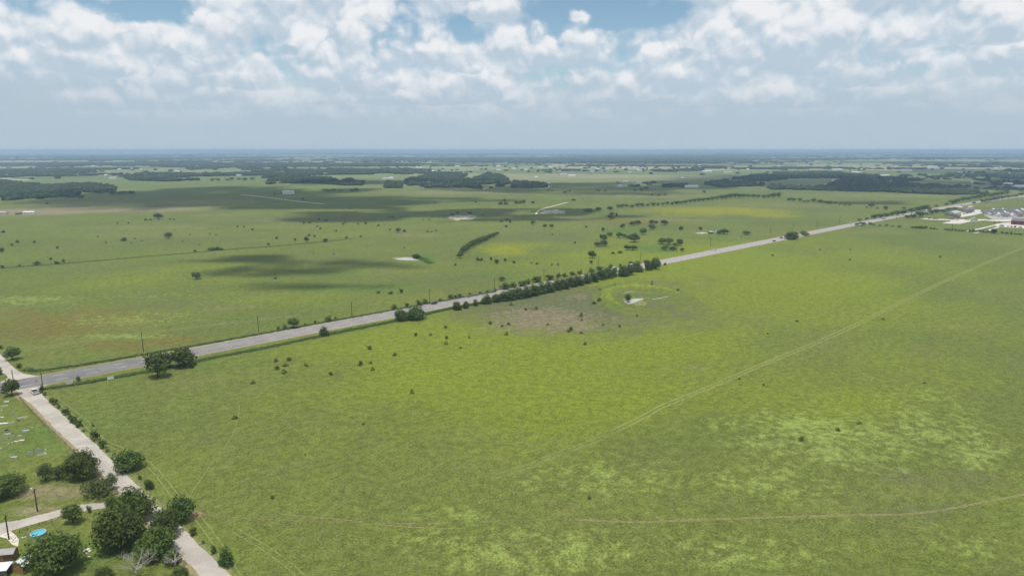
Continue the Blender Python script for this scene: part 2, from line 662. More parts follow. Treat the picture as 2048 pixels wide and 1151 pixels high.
def m_leaf(dark, light, trans=0.25):
    def f(n):
        P = pos(n)
        oi = n.new('ShaderNodeObjectInfo').outputs['Random']
        a = n.noise(P, 0.9, 3, 0.6)
        b = n.noise(P, 6.0, 2, 0.6)
        c = n.mix(n.m('ADD', n.m('MULTIPLY', n.step(a, 0.3, 0.7), 0.6), n.m('MULTIPLY', b, 0.4)), dark, light)
        hs = n.new('ShaderNodeHueSaturation')
        n.put(hs.inputs['Hue'], n.m('ADD', 0.48, n.m('MULTIPLY', oi, 0.035)))
        n.put(hs.inputs['Value'], n.m('ADD', 0.80, n.m('MULTIPLY', oi, 0.4)))
        n.put(hs.inputs['Color'], c)
        c = hs.outputs[0]
        tl = n.new('ShaderNodeBsdfTranslucent')
        n.put(tl.inputs[0], c)
        mx = n.new('ShaderNodeMixShader')
        mx.inputs[0].default_value = trans
        n.put(mx.inputs[1], bsdf(n, c, 0.75, 0.2))
        n.put(mx.inputs[2], tl.outputs[0])
        return mx.outputs[0]
    return f


def m_wood_far(n):
    P = pos(n)
    a = n.noise(P, 0.05, 3, 0.6)
    c = n.mix(n.step(a, 0.3, 0.7), (0.020, 0.032, 0.014), (0.040, 0.058, 0.022))
    return bsdf(n, c, 0.9, 0.1)


def m_water(n):
    P = pos(n)
    w = n.noise(P, 1.5, 3, 0.6)
    return bsdf(n, (0.38, 0.37, 0.33), 0.22, 0.4, normal=bump(n, w, 0.08, 0.05))


def m_glass(n):
    return bsdf(n, (0.015, 0.018, 0.022), 0.08, 0.5)


def m_ribbed(color, pitch=2.2):
    def f(n):
        tc = n.new('ShaderNodeTexCoord').outputs['Object']
        k = n.noise(tc, 0.9, 4, 0.6)
        c = n.mix(n.step(k, 0.3, 0.75), color, tuple(x * 0.82 for x in color))
        return bsdf(n, c, 0.38, 0.5, 0.25)
    return f


def m_planks(color):
    def f(n):
        tc = n.new('ShaderNodeTexCoord').outputs['Object']
        k = n.noise(n.v('MULTIPLY', tc, (9, 9, 0.8)), 1.0, 4, 0.6)
        c = n.mix(k, tuple(x * 0.6 for x in color), tuple(x * 1.25 for x in color))
        return bsdf(n, c, 0.8, 0.2)
    return f


M = {}
M['ground'] = mat('pasture', m_ground)
M['track_green'] = mat('worn grass', m_track((0.240, 0.262, 0.085), 0.21, 0.54, 0.76))
M['track_soil'] = mat('worn soil', m_track((0.270, 0.232, 0.118), 0.22, 0.52, 0.9))
M['track_faint'] = mat('faint worn soil', m_track((0.30, 0.235, 0.140), 0.36, 0.66, 0.75))
M['caliche_rag'] = mat('patchy caliche', m_track((0.50, 0.45, 0.35), 0.34, 0.56, 0.95, 0.09))
M['track_pale'] = mat('barely worn grass', m_track((0.220, 0.245, 0.075), 0.26, 0.56, 0.7, 0.3))
M['track_mown'] = mat('mown strip', m_track((0.262, 0.282, 0.088), 0.18, 0.52, 0.70, 0.4))
M['gravel'] = mat('caliche', m_gravel)
M['caliche'] = mat('bare caliche', m_track((0.55, 0.50, 0.40), 0.28, 0.44))
M['asphalt'] = mat('asphalt', m_asphalt)
M['white_paint'] = mat('white road paint', m_track((0.62, 0.60, 0.56), 0.20, 0.38))
M['yellow_paint'] = mat('yellow road paint', m_track((0.52, 0.42, 0.20), 0.20, 0.38))
M['concrete'] = mat('concrete', flat((0.50, 0.47, 0.42), 0.9, 0.2, var=0.15, scale=0.1))
M['leaf_oak'] = mat('oak leaves', m_leaf((0.050, 0.084, 0.016), (0.140, 0.195, 0.046)))
M['leaf_mesq'] = mat('mesquite leaves', m_leaf((0.062, 0.090, 0.030), (0.140, 0.178, 0.065)))
M['leaf_bush'] = mat('shrub leaves', m_leaf((0.046, 0.078, 0.016), (0.128, 0.178, 0.042)))
M['leaf_weed'] = mat('weeds', m_leaf((0.085, 0.150, 0.030), (0.140, 0.215, 0.050), 0.4))
M['leaf_grass'] = mat('grass tufts', m_leaf((0.150, 0.180, 0.045), (0.270, 0.300, 0.095), 0.45))
M['wood_far'] = mat('far foliage', m_wood_far)
M['bark'] = mat('bark', flat((0.085, 0.070, 0.055), 0.95, 0.1, scale=3.0))
M['dead'] = mat('dead wood', flat((0.36, 0.33, 0.30), 0.95, 0.1, scale=3.0))
M['pole'] = mat('creosoted pole', flat((0.060, 0.048, 0.038), 0.9, 0.1, scale=1.0))
M['metal'] = mat('galvanised metal', flat((0.36, 0.37, 0.38), 0.45, 0.5, 0.7))
M['dark'] = mat('dark metal', flat((0.030, 0.032, 0.033), 0.6, 0.3))
M['water'] = mat('pond water', m_water)
M['glass'] = mat('window glass', m_glass)
M['white'] = mat('white paint', flat((0.72, 0.72, 0.71), 0.5, 0.4, var=0.08))
M['offwhite'] = mat('cream siding', flat((0.60, 0.56, 0.48), 0.7, 0.3, var=0.1))
M['tan'] = mat('tan brick', flat((0.33, 0.26, 0.20), 0.85, 0.2, var=0.2))
M['stone'] = mat('grey granite', flat((0.33, 0.33, 0.34), 0.6, 0.4, var=0.2, scale=4))
M['pale_stone'] = mat('pale limestone', flat((0.60, 0.57, 0.50), 0.8, 0.3, var=0.15, scale=4))
M['dark_stone'] = mat('dark granite', flat((0.09, 0.09, 0.095), 0.4, 0.5, var=0.2, scale=4))
M['flowers'] = mat('wreath flowers', flat((0.55, 0.42, 0.30), 0.8, 0.2, var=0.4, scale=9))
M['roof_grey'] = mat('grey shingles', flat((0.155, 0.150, 0.150), 0.9, 0.2, var=0.25, scale=1.2))
M['roof_brown'] = mat('brown shingles', flat((0.135, 0.110, 0.095), 0.9, 0.2, var=0.25, scale=1.2))
M['roof_white'] = mat('white metal roof', m_ribbed((0.74, 0.76, 0.80)))
M['roof_metal'] = mat('pale metal roof', m_ribbed((0.45, 0.46, 0.48)))
M['roof_old'] = mat('dull metal roof', m_ribbed((0.27, 0.265, 0.265)))
M['red'] = mat('maroon siding', flat((0.17, 0.035, 0.035), 0.7, 0.3))
M['plank'] = mat('stained plank', m_planks((0.33, 0.185, 0.080)))
M['plank_dark'] = mat('weathered plank', m_planks((0.21, 0.135, 0.080)))
M['pool_liner'] = mat('blue pool wall', flat((0.10, 0.36, 0.48), 0.5, 0.4, var=0.1))
M['pool_water'] = mat('pool water', lambda n: bsdf(n, (0.06, 0.38, 0.50), 0.06, 0.5, normal=bump(n, n.noise(pos(n), 2.5, 2, 0.5), 0.1, 0.05)))
M['tyre'] = mat('tyre rubber', flat((0.018, 0.018, 0.018), 0.9, 0.1))
M['car_white'] = mat('white car paint', flat((0.68, 0.68, 0.67), 0.3, 0.5, var=0.05))
M['car_dark'] = mat('dark car paint', flat((0.022, 0.024, 0.028), 0.28, 0.5, var=0.1))
M['car_silver'] = mat('silver car paint', flat((0.32, 0.33, 0.34), 0.3, 0.5, 0.4, var=0.05))
M['car_red'] = mat('red car paint', flat((0.30, 0.025, 0.02), 0.3, 0.5, var=0.1))
M['sign_red'] = mat('stop sign red', flat((0.52, 0.03, 0.03), 0.4, 0.4, var=0.05))
M['lamp_red'] = mat('tail lamp', flat((0.35, 0.01, 0.01), 0.3, 0.5, var=0.05))
M['lamp_clear'] = mat('head lamp', flat((0.7, 0.7, 0.68), 0.15, 0.6, var=0.05))

# ------------------------------------------------------------------ ground
def poly_px(s):
    return [at(*map(float, q.split(','))) for q in s.split()]


PATCH = {k: [] for k in ('lush', 'dead', 'orange', 'lime', 'deep', 'tan', 'yellow', 'brush', 'soil')}


def patch(kind, px, py, w, h, s=1.0, rot=0.0):
    """an elliptic patch of vegetation on the ground; w, h give its span"""
    c = at(px, py)
    n_, f_ = at(px, py + h / 2), at(px, max(py - h / 2, 304))
    PATCH[kind].append((c.x, (n_.y + f_.y) / 2, w / 2 * mpp(c), abs(f_.y - n_.y) / 2, s, math.radians(rot)))


for a in ((1000, 760, 1100, 300, .95), (1500, 580, 900, 220, .95), (1300, 700, 800, 220, .8), (700, 700, 500, 130, .6), (1800, 700, 500, 200, .5), (1500, 800, 900, 200, .6),
          (1750, 520, 500, 100, .6), (330, 560, 420, 90, .5), (900, 880, 800, 160, .45), (1100, 500, 300, 60, .5),
          (600, 590, 500, 50, .5), (560, 480, 700, 50, .35), (1330, 560, 240, 40, .55)):
    patch('lush', *a)
for a in ((1085, 640, 260, 60, .80), (1000, 655, 160, 30, .5), (1250, 640, 120, 30, .45), (1150, 650, 120, 40, .8), (1160, 592, 45, 14, .7), (1390, 735, 55, 14, .6), (1105, 620, 80, 20, .7),
          (1240, 470, 60, 8, .3), (1050, 460, 130, 12, .5), (1310, 568, 40, 8, .6), (1010, 655, 130, 14, .5)):
    patch('dead', *a)
for a in ((130, 650, 360, 80, .85), (60, 625, 180, 25, .7), (210, 632, 160, 16, .45), (250, 690, 250, 26, .8), (345, 680, 110, 24, .95),
          (330, 672, 90, 14, .6), (100, 700, 180, 20, .45), (1270, 443, 240, 14, .7), (1380, 448, 120, 8, .5), (1420, 488, 90, 12, .4),
          (1960, 600, 90, 40, .25), (1210, 447, 80, 8, .5)):
    patch('orange', *a)
for a in ((1650, 880, 460, 150, .55), (1900, 880, 320, 160, .48), (1560, 970, 300, 90, .50), (1850, 800, 300, 60, .38), (1480, 1100, 500, 90, .45),
          (1050, 1100, 600, 120, .50), (1200, 960, 500, 80, .42), (900, 1040, 260, 100, .36), (1900, 1090, 300, 120, .38), (250, 640, 330, 40, .42),
          (60, 600, 260, 22, .5), (230, 672, 330, 12, .55), (300, 590, 300, 30, .3), (460, 600, 300, 40, .3), (1950, 650, 200, 40, .25),
          (1250, 920, 300, 60, .30), (520, 1110, 160, 60, .25), (250, 850, 260, 90, .22), (1300, 1040, 300, 60, .3)):
    patch('lime', *a)
for a in ((620, 545, 330, 60, .4), (700, 575, 300, 22, .7), (1250, 462, 110, 12, .95), (1310, 497, 110, 18, .9), (1360, 470, 130, 16, .55),
          (840, 515, 90, 18, .9), (1340, 455, 160, 12, .4), (420, 730, 330, 40, .45), (550, 700, 160, 26, .4), (980, 505, 130, 24, .6),
          (1300, 640, 150, 26, .4), (1310, 590, 80, 12, .8), (80, 880, 260, 160, .55), (240, 1080, 230, 120, .60), (90, 620, 120, 20, .8), (200, 655, 160, 24, .5),
          (1010, 560, 300, 50, .4), (560, 380, 800, 22, .5), (850, 402, 320, 20, .5), (1400, 377, 160, 10, .6), (1150, 405, 260, 20, .5),
          (1480, 1000, 160, 60, .3), (1440, 480, 170, 20, .45), (880, 385, 100, 10, .3), (1240, 1000, 200, 40, .25)):
    patch('deep', *a)
for a in ((60, 424, 300, 16, 1.0), (220, 419, 460, 14, .85), (420, 405, 300, 16, .5), (150, 408, 300, 12, .6), (300, 470, 500, 20, .35), (820, 470, 200, 14, .45), (500, 440, 300, 12, .35), (900, 385, 400, 12, .55), (1300, 392, 330, 12, .5),
          (100, 985, 200, 40, .7), (60, 1020, 150, 26, .75), (1180, 500, 120, 14, .3), (430, 430, 200, 10, .4), (620, 470, 260, 12, .3),
          (1330, 440, 220, 9, .5), (1120, 440, 200, 16, .35), (300, 455, 400, 12, .45), (560, 455, 300, 10, .4), (1560, 410, 300, 12, .4), (480, 615, 260, 18, .35), (1790, 392, 480, 10, .45), (1940, 410, 200, 8, .4), (380, 640, 200, 14, .35), (1720, 405, 300, 10, .35),
          (730, 470, 200, 12, .35), (1160, 380, 330, 10, .35), (110, 1035, 120, 10, .5)):
    patch('tan', *a)
for a in ((1440, 422, 330, 20, 1.0), (1380, 430, 220, 10, .6), (1540, 430, 140, 14, .9), (1010, 500, 130, 30, .85), (1060, 490, 120, 16, .5),
          (1000, 515, 90, 10, .5), (1410, 482, 110, 8, .45), (1650, 490, 240, 20, .25), (1730, 420, 120, 6, .3)):
    patch('yellow', *a)
for a in ((1130, 622, 520, 110, .95), (1000, 640, 200, 60, .55), (1350, 620, 160, 60, .6), (1330, 570, 220, 34, .55), (930, 630, 130, 26, .6),
          (1100, 478, 260, 22, .6), (490, 520, 120, 18, .45), (1400, 650, 160, 40, .4), (1420, 560, 120, 30, .45), (740, 490, 110, 10, .5),
          (620, 770, 500, 26, .3), (880, 690, 300, 16, .35), (1700, 900, 300, 100, .3), (1400, 1000, 500, 60, .32), (1900, 960, 320, 60, .55),
          (1850, 1020, 300, 60, .45), (470, 880, 260, 60, .35), (400, 480, 600, 40, .45), (650, 520, 300, 40, .4), (150, 490, 300, 40, .4), (560, 440, 400, 20, .45), (880, 560, 300, 40, .4), (350, 610, 300, 30, .4), (1250, 740, 240, 20, .3), (250, 540, 240, 26, .4),
          (1620, 420, 180, 16, .4), (1440, 436, 260, 5, .6), (700, 1060, 300, 30, .3)):
    patch('brush', *a)
for a in ((392, 1028, 30, 18, 1.0), (405, 1052, 10, 4, .8), (1900, 1060, 80, 40, .25), (1450, 1070, 70, 26, .25)):
    patch('soil', *a)


def relief(x, y):
    """the land is level around the camera and rises to low ridges far away"""
    r = np.hypot(x, y)
    k = np.clip((r - 5200) / 9000, 0, 1)
    k = k * k * (3 - 2 * k)
    return k * (34 * np.clip(fbm(x / 4200 + 3.1, y / 4200 + 1.7, 5, 3) - 0.36, 0, 1) * 2.0)


def gz(x, y):
    return float(relief(np.array([x]), np.array([y]))[0])


def build_ground():
    # rings get wider with distance; finer spokes in front of the camera than behind it
    rings = np.concatenate([[25.0, 60.0, 95.0], 110.0 * np.exp(np.linspace(0, math.log(62000 / 110.0), 560))])
    fr = np.radians(np.linspace(-47, 47, 470))
    bk = np.radians(np.linspace(47, 313, 54))[1:-1]
    ang = np.concatenate([fr, bk])
    na, nr = len(ang), len(rings)
    R, A = np.meshgrid(rings, ang, indexing='ij')
    X, Y = (R * np.sin(A)).ravel(), (R * np.cos(A)).ravel()
    Z = relief(X, Y)
    V = np.column_stack([X, Y, Z])
    V = np.vstack([V, [[0, 0, 0]]])
    i, j = np.meshgrid(np.arange(nr - 1), np.arange(na), indexing='ij')
    j2 = (j + 1) % na
    a, b, c, d = (i * na + j).ravel(), (i * na + j2).ravel(), ((i + 1) * na + j2).ravel(), ((i + 1) * na + j).ravel()
    F = np.column_stack([a, d, c, b])
    cen = len(V) - 1
    fan = np.column_stack([np.full(na, cen), np.arange(na), (np.arange(na) + 1) % na, np.full(na, cen)])
    F = np.vstack([F])
    me = np_mesh('ground', V, F, [M['ground']], smooth=True)
    n = len(me.vertices)
    X, Y = V[:, 0], V[:, 1]

    def field(kind):
        out = np.zeros(n)
        for (cx, cy, rx, ry, s, rot) in PATCH[kind]:
            u, w = (X - cx), (Y - cy)
            if rot:
                u, w = u * math.cos(rot) + w * math.sin(rot), -u * math.sin(rot) + w * math.cos(rot)
            q = (u / rx) ** 2 + (w / ry) ** 2
            out = np.maximum(out, s * np.exp(-np.clip(q, 0, 40) ** 1.4 * 0.9))
        return out
    for nm, ks in (('patch_a', ('lush', 'dead', 'orange')), ('patch_b', ('lime', 'deep', 'tan')), ('patch_c', ('yellow', 'brush', 'soil'))):
        at_ = me.attributes.new(nm, 'FLOAT_VECTOR', 'POINT')
        at_.data.foreach_set('vector', np.column_stack([field(k) for k in ks]).astype(np.float32).ravel())
    r = np.hypot(X, Y)
    far = np.clip((r - 1700) / 900, 0, 1)
    at_ = me.attributes.new('far', 'FLOAT', 'POINT')
    at_.data.foreach_set('value', far.astype(np.float32))
    o = link('ground', me)
    tag(o, 'wide green pasture reaching to the far horizon', None, None, 'structure')
    mb = MB()
    mb.add([(25 * math.sin(k), 25 * math.cos(k), 0) for k in ang], [list(range(na))])
    o2 = mb.build('ground', M['ground'])
    tag(o2, 'grass directly below the viewpoint', None, None, 'structure')


build_ground()

# ------------------------------------------------------------------ highway
HW_PX = [(0, 771), (100, 755.5), (300, 720.5), (500, 683.5), (800, 628), (900, 608), (1412, 507.5), (1536, 479.5), (1712, 447), (1838, 425.5), (2048, 391.5)]
_h = np.array([tuple(at(*p))[:2] for p in HW_PX])
HW_K = np.polyfit(_h[:, 0], _h[:, 1], 3)
HW_W = 15.6


def hwy(x):
    return Vector((x, float(np.polyval(HW_K, x)), 0))


HW = [hwy(x) for x in np.concatenate([np.arange(-420, 700, 6.0), np.arange(700, 1700, 15.0)])]


def hw_at(px):
    """point of the centre line seen at a photograph column, its direction and left-hand side"""
    best = min(range(1, len(HW) - 1), key=lambda i: abs(1024 + HW[i].x / depth(HW[i]) * FPX - px))
    d = (HW[best + 1] - HW[best - 1]).normalized()
    return HW[best].copy(), d, Vector((-d.y, d.x, 0))


def build_highway():
    mb = MB()
    cols = [-HW_W / 2, -5.4, -4.4, -2.7, -1.6, 0, 1.6, 2.7, 4.4, 5.4, HW_W / 2]
    cols = [-7.8, -6.5, -5.9, -4.6, -3.9, -2.4, -1.5, 0, 1.5, 2.4, 3.9, 4.6, 5.9, 6.5, 7.8]
    wear = [0.75, .35, .1, .1, .35, .1, .1, .3, .1, .1, .35, .1, .1, .35, 0.75]
    k = len(cols)
    for i, p in enumerate(HW):
        s = side(HW, i)
        for c in cols:
            q = p + s * c
            mb.v.append((q.x, q.y, 0.06))
    for i in range(len(HW) - 1):
        for j in range(k - 1):
            a = i * k + j
            mb.f.append([a, a + k, a + k + 1, a + 1])
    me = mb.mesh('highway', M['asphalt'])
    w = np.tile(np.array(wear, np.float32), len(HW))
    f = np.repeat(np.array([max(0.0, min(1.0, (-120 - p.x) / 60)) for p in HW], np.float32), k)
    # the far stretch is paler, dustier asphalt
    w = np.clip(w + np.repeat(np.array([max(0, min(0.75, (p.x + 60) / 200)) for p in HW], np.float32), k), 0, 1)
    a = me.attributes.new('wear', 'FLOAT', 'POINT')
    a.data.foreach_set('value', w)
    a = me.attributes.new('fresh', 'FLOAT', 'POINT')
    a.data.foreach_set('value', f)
    road = link('highway', me)
    tag(road, 'straight grey four-lane highway running from the junction into the distance', None, None, 'structure')
    # skirt of gravel and pale dry grass on both shoulders
    g = MB()
    strip(g, HW, HW_W + 3.0, 0, 0.035)
    sh = g.build('road_shoulder', M['track_soil'])
    tag(sh, 'dusty strip along both edges of the highway', None, None, 'structure')
    jx = (-214, -196)
    y = MB()
    for off in (-0.28, 0.28):
        strip(y, [p for p in HW if p.x < -216], 0.22, off, 0.075)
        strip(y, [p for p in HW if p.x > -186], 0.22, off, 0.075)
    y.build('centre_line', M['yellow_paint'], road)
    for off in (-7.2, 7.2):
        e = MB()
        strip(e, [p for p in HW if p.x > -178], 0.20, off, 0.075)
        strip(e, [p for p in HW if p.x < -228], 0.20, off, 0.075)
        e.build('edge_line', M['white_paint'], road)
    # dashes on each side
    d = MB()
    d.add([(-2.2, -.13, 0), (2.2, -.13, 0), (2.2, .13, 0), (-2.2, .13, 0)], [[0, 1, 2, 3]])
    dm = d.mesh('lane_dash', M['white_paint'])
    i = 0
    s = 0.0
    for p, dr in along([q for q in HW if -300 < q.x < 330], 12.2):
        dr = dr.normalized()
        for off in (-3.7, 3.7):
            o = link('lane_dash', dm, road)
            q = p + Vector((-dr.y, dr.x, 0)) * off
            o.location = (q.x, q.y, 0.075)
            o.rotation_euler = (0, 0, math.atan2(dr.y, dr.x))
    return road


build_highway()

# ------------------------------------------------------------------ county road, drive, tracks
CR_W = poly_px('24,781 34,781 38,791 51,799 61,807 76,821 91,837 108,854 127,873 162,906 187,929 207,950 240,987 270,1018 303,1052 351,1100 377,1126 402,1153 455,1212 560,1330')
CR_E = poly_px('118,764 91,770 80,780 94,799 105,811 118,821 128,831 140,843 152,854 175,873 192,889 215,911 233,930 260,954 296,991 321,1014 336,1027 359,1050 387,1078 430,1119 463,1152 520,1212 640,1330')
NW_E = poly_px('84,752 66,750 50,747 38,742 26,733 15,723 0,707 -40,672 -120,612')
NW_W = poly_px('-10,768 2,763 15,755 12,750 4,744 -8,732 -30,712 -70,676 -160,616')
DR_U = poly_px('238,1003 210,1005 184,1006 154,1010 125,1017 99,1024 70,1031 45,1038 20,1042 -30,1052')
DR_L = poly_px('248,1012 220,1014 195,1017 164,1023 126,1030 100,1038 76,1045 50,1052 28,1059 -30,1082')


def edge_smooth(L, R, n):
    return resample(smooth_path(L, 6), n), resample(smooth_path(R, 6), n)


def build_roads():
    for name, L, R, z, lab in (('county_road', CR_W, CR_E, 0.045, 'pale caliche county road running down past the cemetery'),
                               ('side_road', NW_W, NW_E, 0.045, 'pale gravel road leaving the junction across the highway'),
                               ('driveway', DR_U, DR_L, 0.04, 'pale gravel driveway curving off the county road')):
        a, b = edge_smooth(L, R, 120)
        # uneven edges
        for i in range(len(a)):
            w = (a[i] - b[i]).normalized()
            a[i] = a[i] + w * (random.random() - 0.5) * 0.5
            b[i] = b[i] - w * (random.random() - 0.5) * 0.5
        m = MB()
        between(m, a, b, z)
        o = m.build(name, M['gravel'])
        tag(o, lab, None, None, 'structure')
    # dry worn grass along the county road
    m = MB()
    strip(m, resample(smooth_path(CR_W, 4), 100), 3.4, 0, 0.02)
    tag(m.build('road_verge', M['track_soil']), 'dry yellow verge on the cemetery side of the county road', None, None, 'structure')
    m = MB()
    strip(m, resample(smooth_path(CR_E, 4), 100), 2.6, 0, 0.021)
    tag(m.build('road_verge', M['track_green']), 'worn grassy verge on the pasture side of the county road', None, None, 'structure')
    # stony yard by the sheds
    m = MB()
    pts = poly_px('-20,1050 14,1056 30,1068 38,1078 36,1092 24,1088 14,1076 -20,1068')
    m.add([(p.x, p.y, 0.03) for p in pts], [list(range(len(pts)))])
    tag(m.build('stony_yard', M['caliche']), 'pale stony ground between the driveway and the sheds', None, None, 'structure')


build_roads()


def track(name, px, label, ruts=(-0.85, 0.85), w=0.45, m='track_green', z=0.022, per=10):
    pts = smooth_path(poly_px(px), per)
    mb = MB()
    for off in ruts:
        strip(mb, pts, w, off, z)
    o = mb.build(name, M[m])
    tag(o, label, None, None, 'structure')
    return o


track('grass_track', '985,955 1030,940 1060,930 1130,902 1190,880 1240,856', 'fading lower end of the track across the big pasture', ruts=(-1.1, 1.1), w=1.1, m='track_pale')
track('grass_track', '1240,856 1290,831 1330,810 1440,765 1540,722 1640,682 1740,635 1830,590 1920,548 1990,518 2060,490 2160,452',
      'two-rut track crossing the big pasture to the upper right', ruts=(-1.1, 1.1), w=1.1, m='track_mown')
track('cow_path', '390,1028 480,1035 600,1041 720,1044 850,1046 1000,1041 1150,1038', 'faint left half of the cattle path along the bottom of the pasture', ruts=(0.0,), w=0.5, m='track_faint')
track('cow_path', '1150,1038 1270,1043 1420,1038 1560,1033 1680,1030 1800,1028 1880,1020 1960,1005 2060,985 2200,950', 'bare brown right half of the cattle path along the bottom of the pasture', ruts=(-0.25, 0.3), w=0.30, m='track_soil')
track('cow_path', '560,1027 640,1034 720,1042 800,1052 900,1056', 'short faint cattle path joining the long one', ruts=(0.0,), w=0.3, m='track_soil')
track('cow_path', '383,1012 378,1000 383,985 400,960 420,930 445,900 462,875 472,850 478,825 478,808', 'curving bare path climbing from the soil patch', ruts=(0.0,), w=0.35, m='track_green')
track('cow_path', '400,1012 425,1000 450,988 480,965 520,948 560,932', 'bare path leaving the soil patch to the right', ruts=(0.0,), w=0.3, m='track_green')
track('grass_track', '103,790 130,812 150,826 165,838 185,860 205,880 235,895 270,912 305,935 330,965 350,990 375,1015 400,1040 430,1080 450,1115 480,1160 510,1210',
      'two-rut track following the pasture fence', ruts=(-0.9, 0.9), w=0.42)
track('grass_track', '470,1060 530,1095 590,1140 640,1190', 'faint two-rut track at the bottom edge of the pasture', w=0.35)
track('grass_track', '-30,700 60,697 150,685 230,673 300,664 400,652 500,641 600,630', 'pale two-rut track across the field beyond the highway', ruts=(-1.6, 1.6), w=0.8)
track('farm_track', '480,389 520,393 560,398 600,403 650,408', 'straight pale farm road in the shaded far pasture', ruts=(0.0,), w=6.0, m='caliche')
track('farm_track', '555,396 620,391 690,387', 'thin pale lane to the white farmhouse', ruts=(0.0,), w=2.5, m='caliche')
track('farm_track', '1072,428 1076,422 1090,416 1110,411 1135,404', 'pale lane climbing beside the bare caliche patch', ruts=(0.0,), w=3.5, m='caliche')
track('farm_track', '770,470 800,466 850,462 900,457', 'pale lane along the middle fence line', ruts=(0.0,), w=1.3, m='track_soil')
track('farm_track', '965,378 985,373 1000,369', 'pale lane at the edge of the dark wood', ruts=(0.0,), w=5.0, m='caliche')
track('farm_track', '1065,376 1090,376 1100,372', 'pale loop of lane beyond the wood', ruts=(0.0,), w=6.0, m='caliche')
track('farm_track', '1460,470 1480,477 1500,483', 'short lane from the highway to the old homestead', ruts=(0.0,), w=1.2, m='track_soil')


def smooth_sheet(name, px, m, z, label):
    P = poly_px(px)
    P = smooth_path(P + [P[0]], 6)[:-1]
    mb = MB()
    mb.add([(p.x, p.y, z) for p in P], [list(range(len(P)))])
    tag(mb.build(name, M[m]), label, None, None, 'structure')


def blob_sheet(name, px, py, w, h, m, z, label, kind='structure', seed=1, wob=0.25, n=90):
    c = at(px, py)
    f_, n_ = at(px, py - h / 2), at(px, py + h / 2)
    rx, ry = w / 2 * mpp(c), (f_.y - n_.y) / 2
    cy = (f_.y + n_.y) / 2
    mb = MB()
    vs = []
    for k in range(n):
        a = 2 * math.pi * k / n
        r = 1 + wob * (2 * float(fbm(np.array([math.cos(a) * 1.7 + seed * 9.1]), np.array([math.sin(a) * 1.7]), seed)[0]) - 1) * 1.6
        r += wob * 0.6 * (2 * float(fbm(np.array([math.cos(a) * 7 + seed * 3.1]), np.array([math.sin(a) * 7]), seed + 5)[0]) - 1)
        vs.append((c.x + rx * r * math.cos(a), cy + ry * r * math.sin(a), z))
    mb.add(vs, [list(range(n))])
    o = mb.build(name, M[m])
    tag(o, label, None, None, kind)
    return o


blob_sheet('bare_ground', 926, 435, 58, 11, 'caliche_rag', 0.03, 'cream bare caliche patch in the shaded pasture', seed=3)
blob_sheet('bare_ground', 1104, 423, 50, 9, 'caliche_rag', 0.026, 'cream bare caliche patch beside the lane', seed=4)
blob_sheet('bare_ground', 1406, 466, 26, 3, 'caliche_rag', 0.03, 'pale bare yard at the old homestead', seed=5)
smooth_sheet('pond', '789,517.5 800,515.8 815,515.2 827,516.6 838,521.5 827,520.6 812,520.2 797,519.2', 'water', 0.05, 'grey farm pond beside the bright green bank')
blob_sheet('pond_shore', 810, 516.2, 48, 6, 'track_soil', 0.025, 'dry pale shore of the grey farm pond', seed=7)


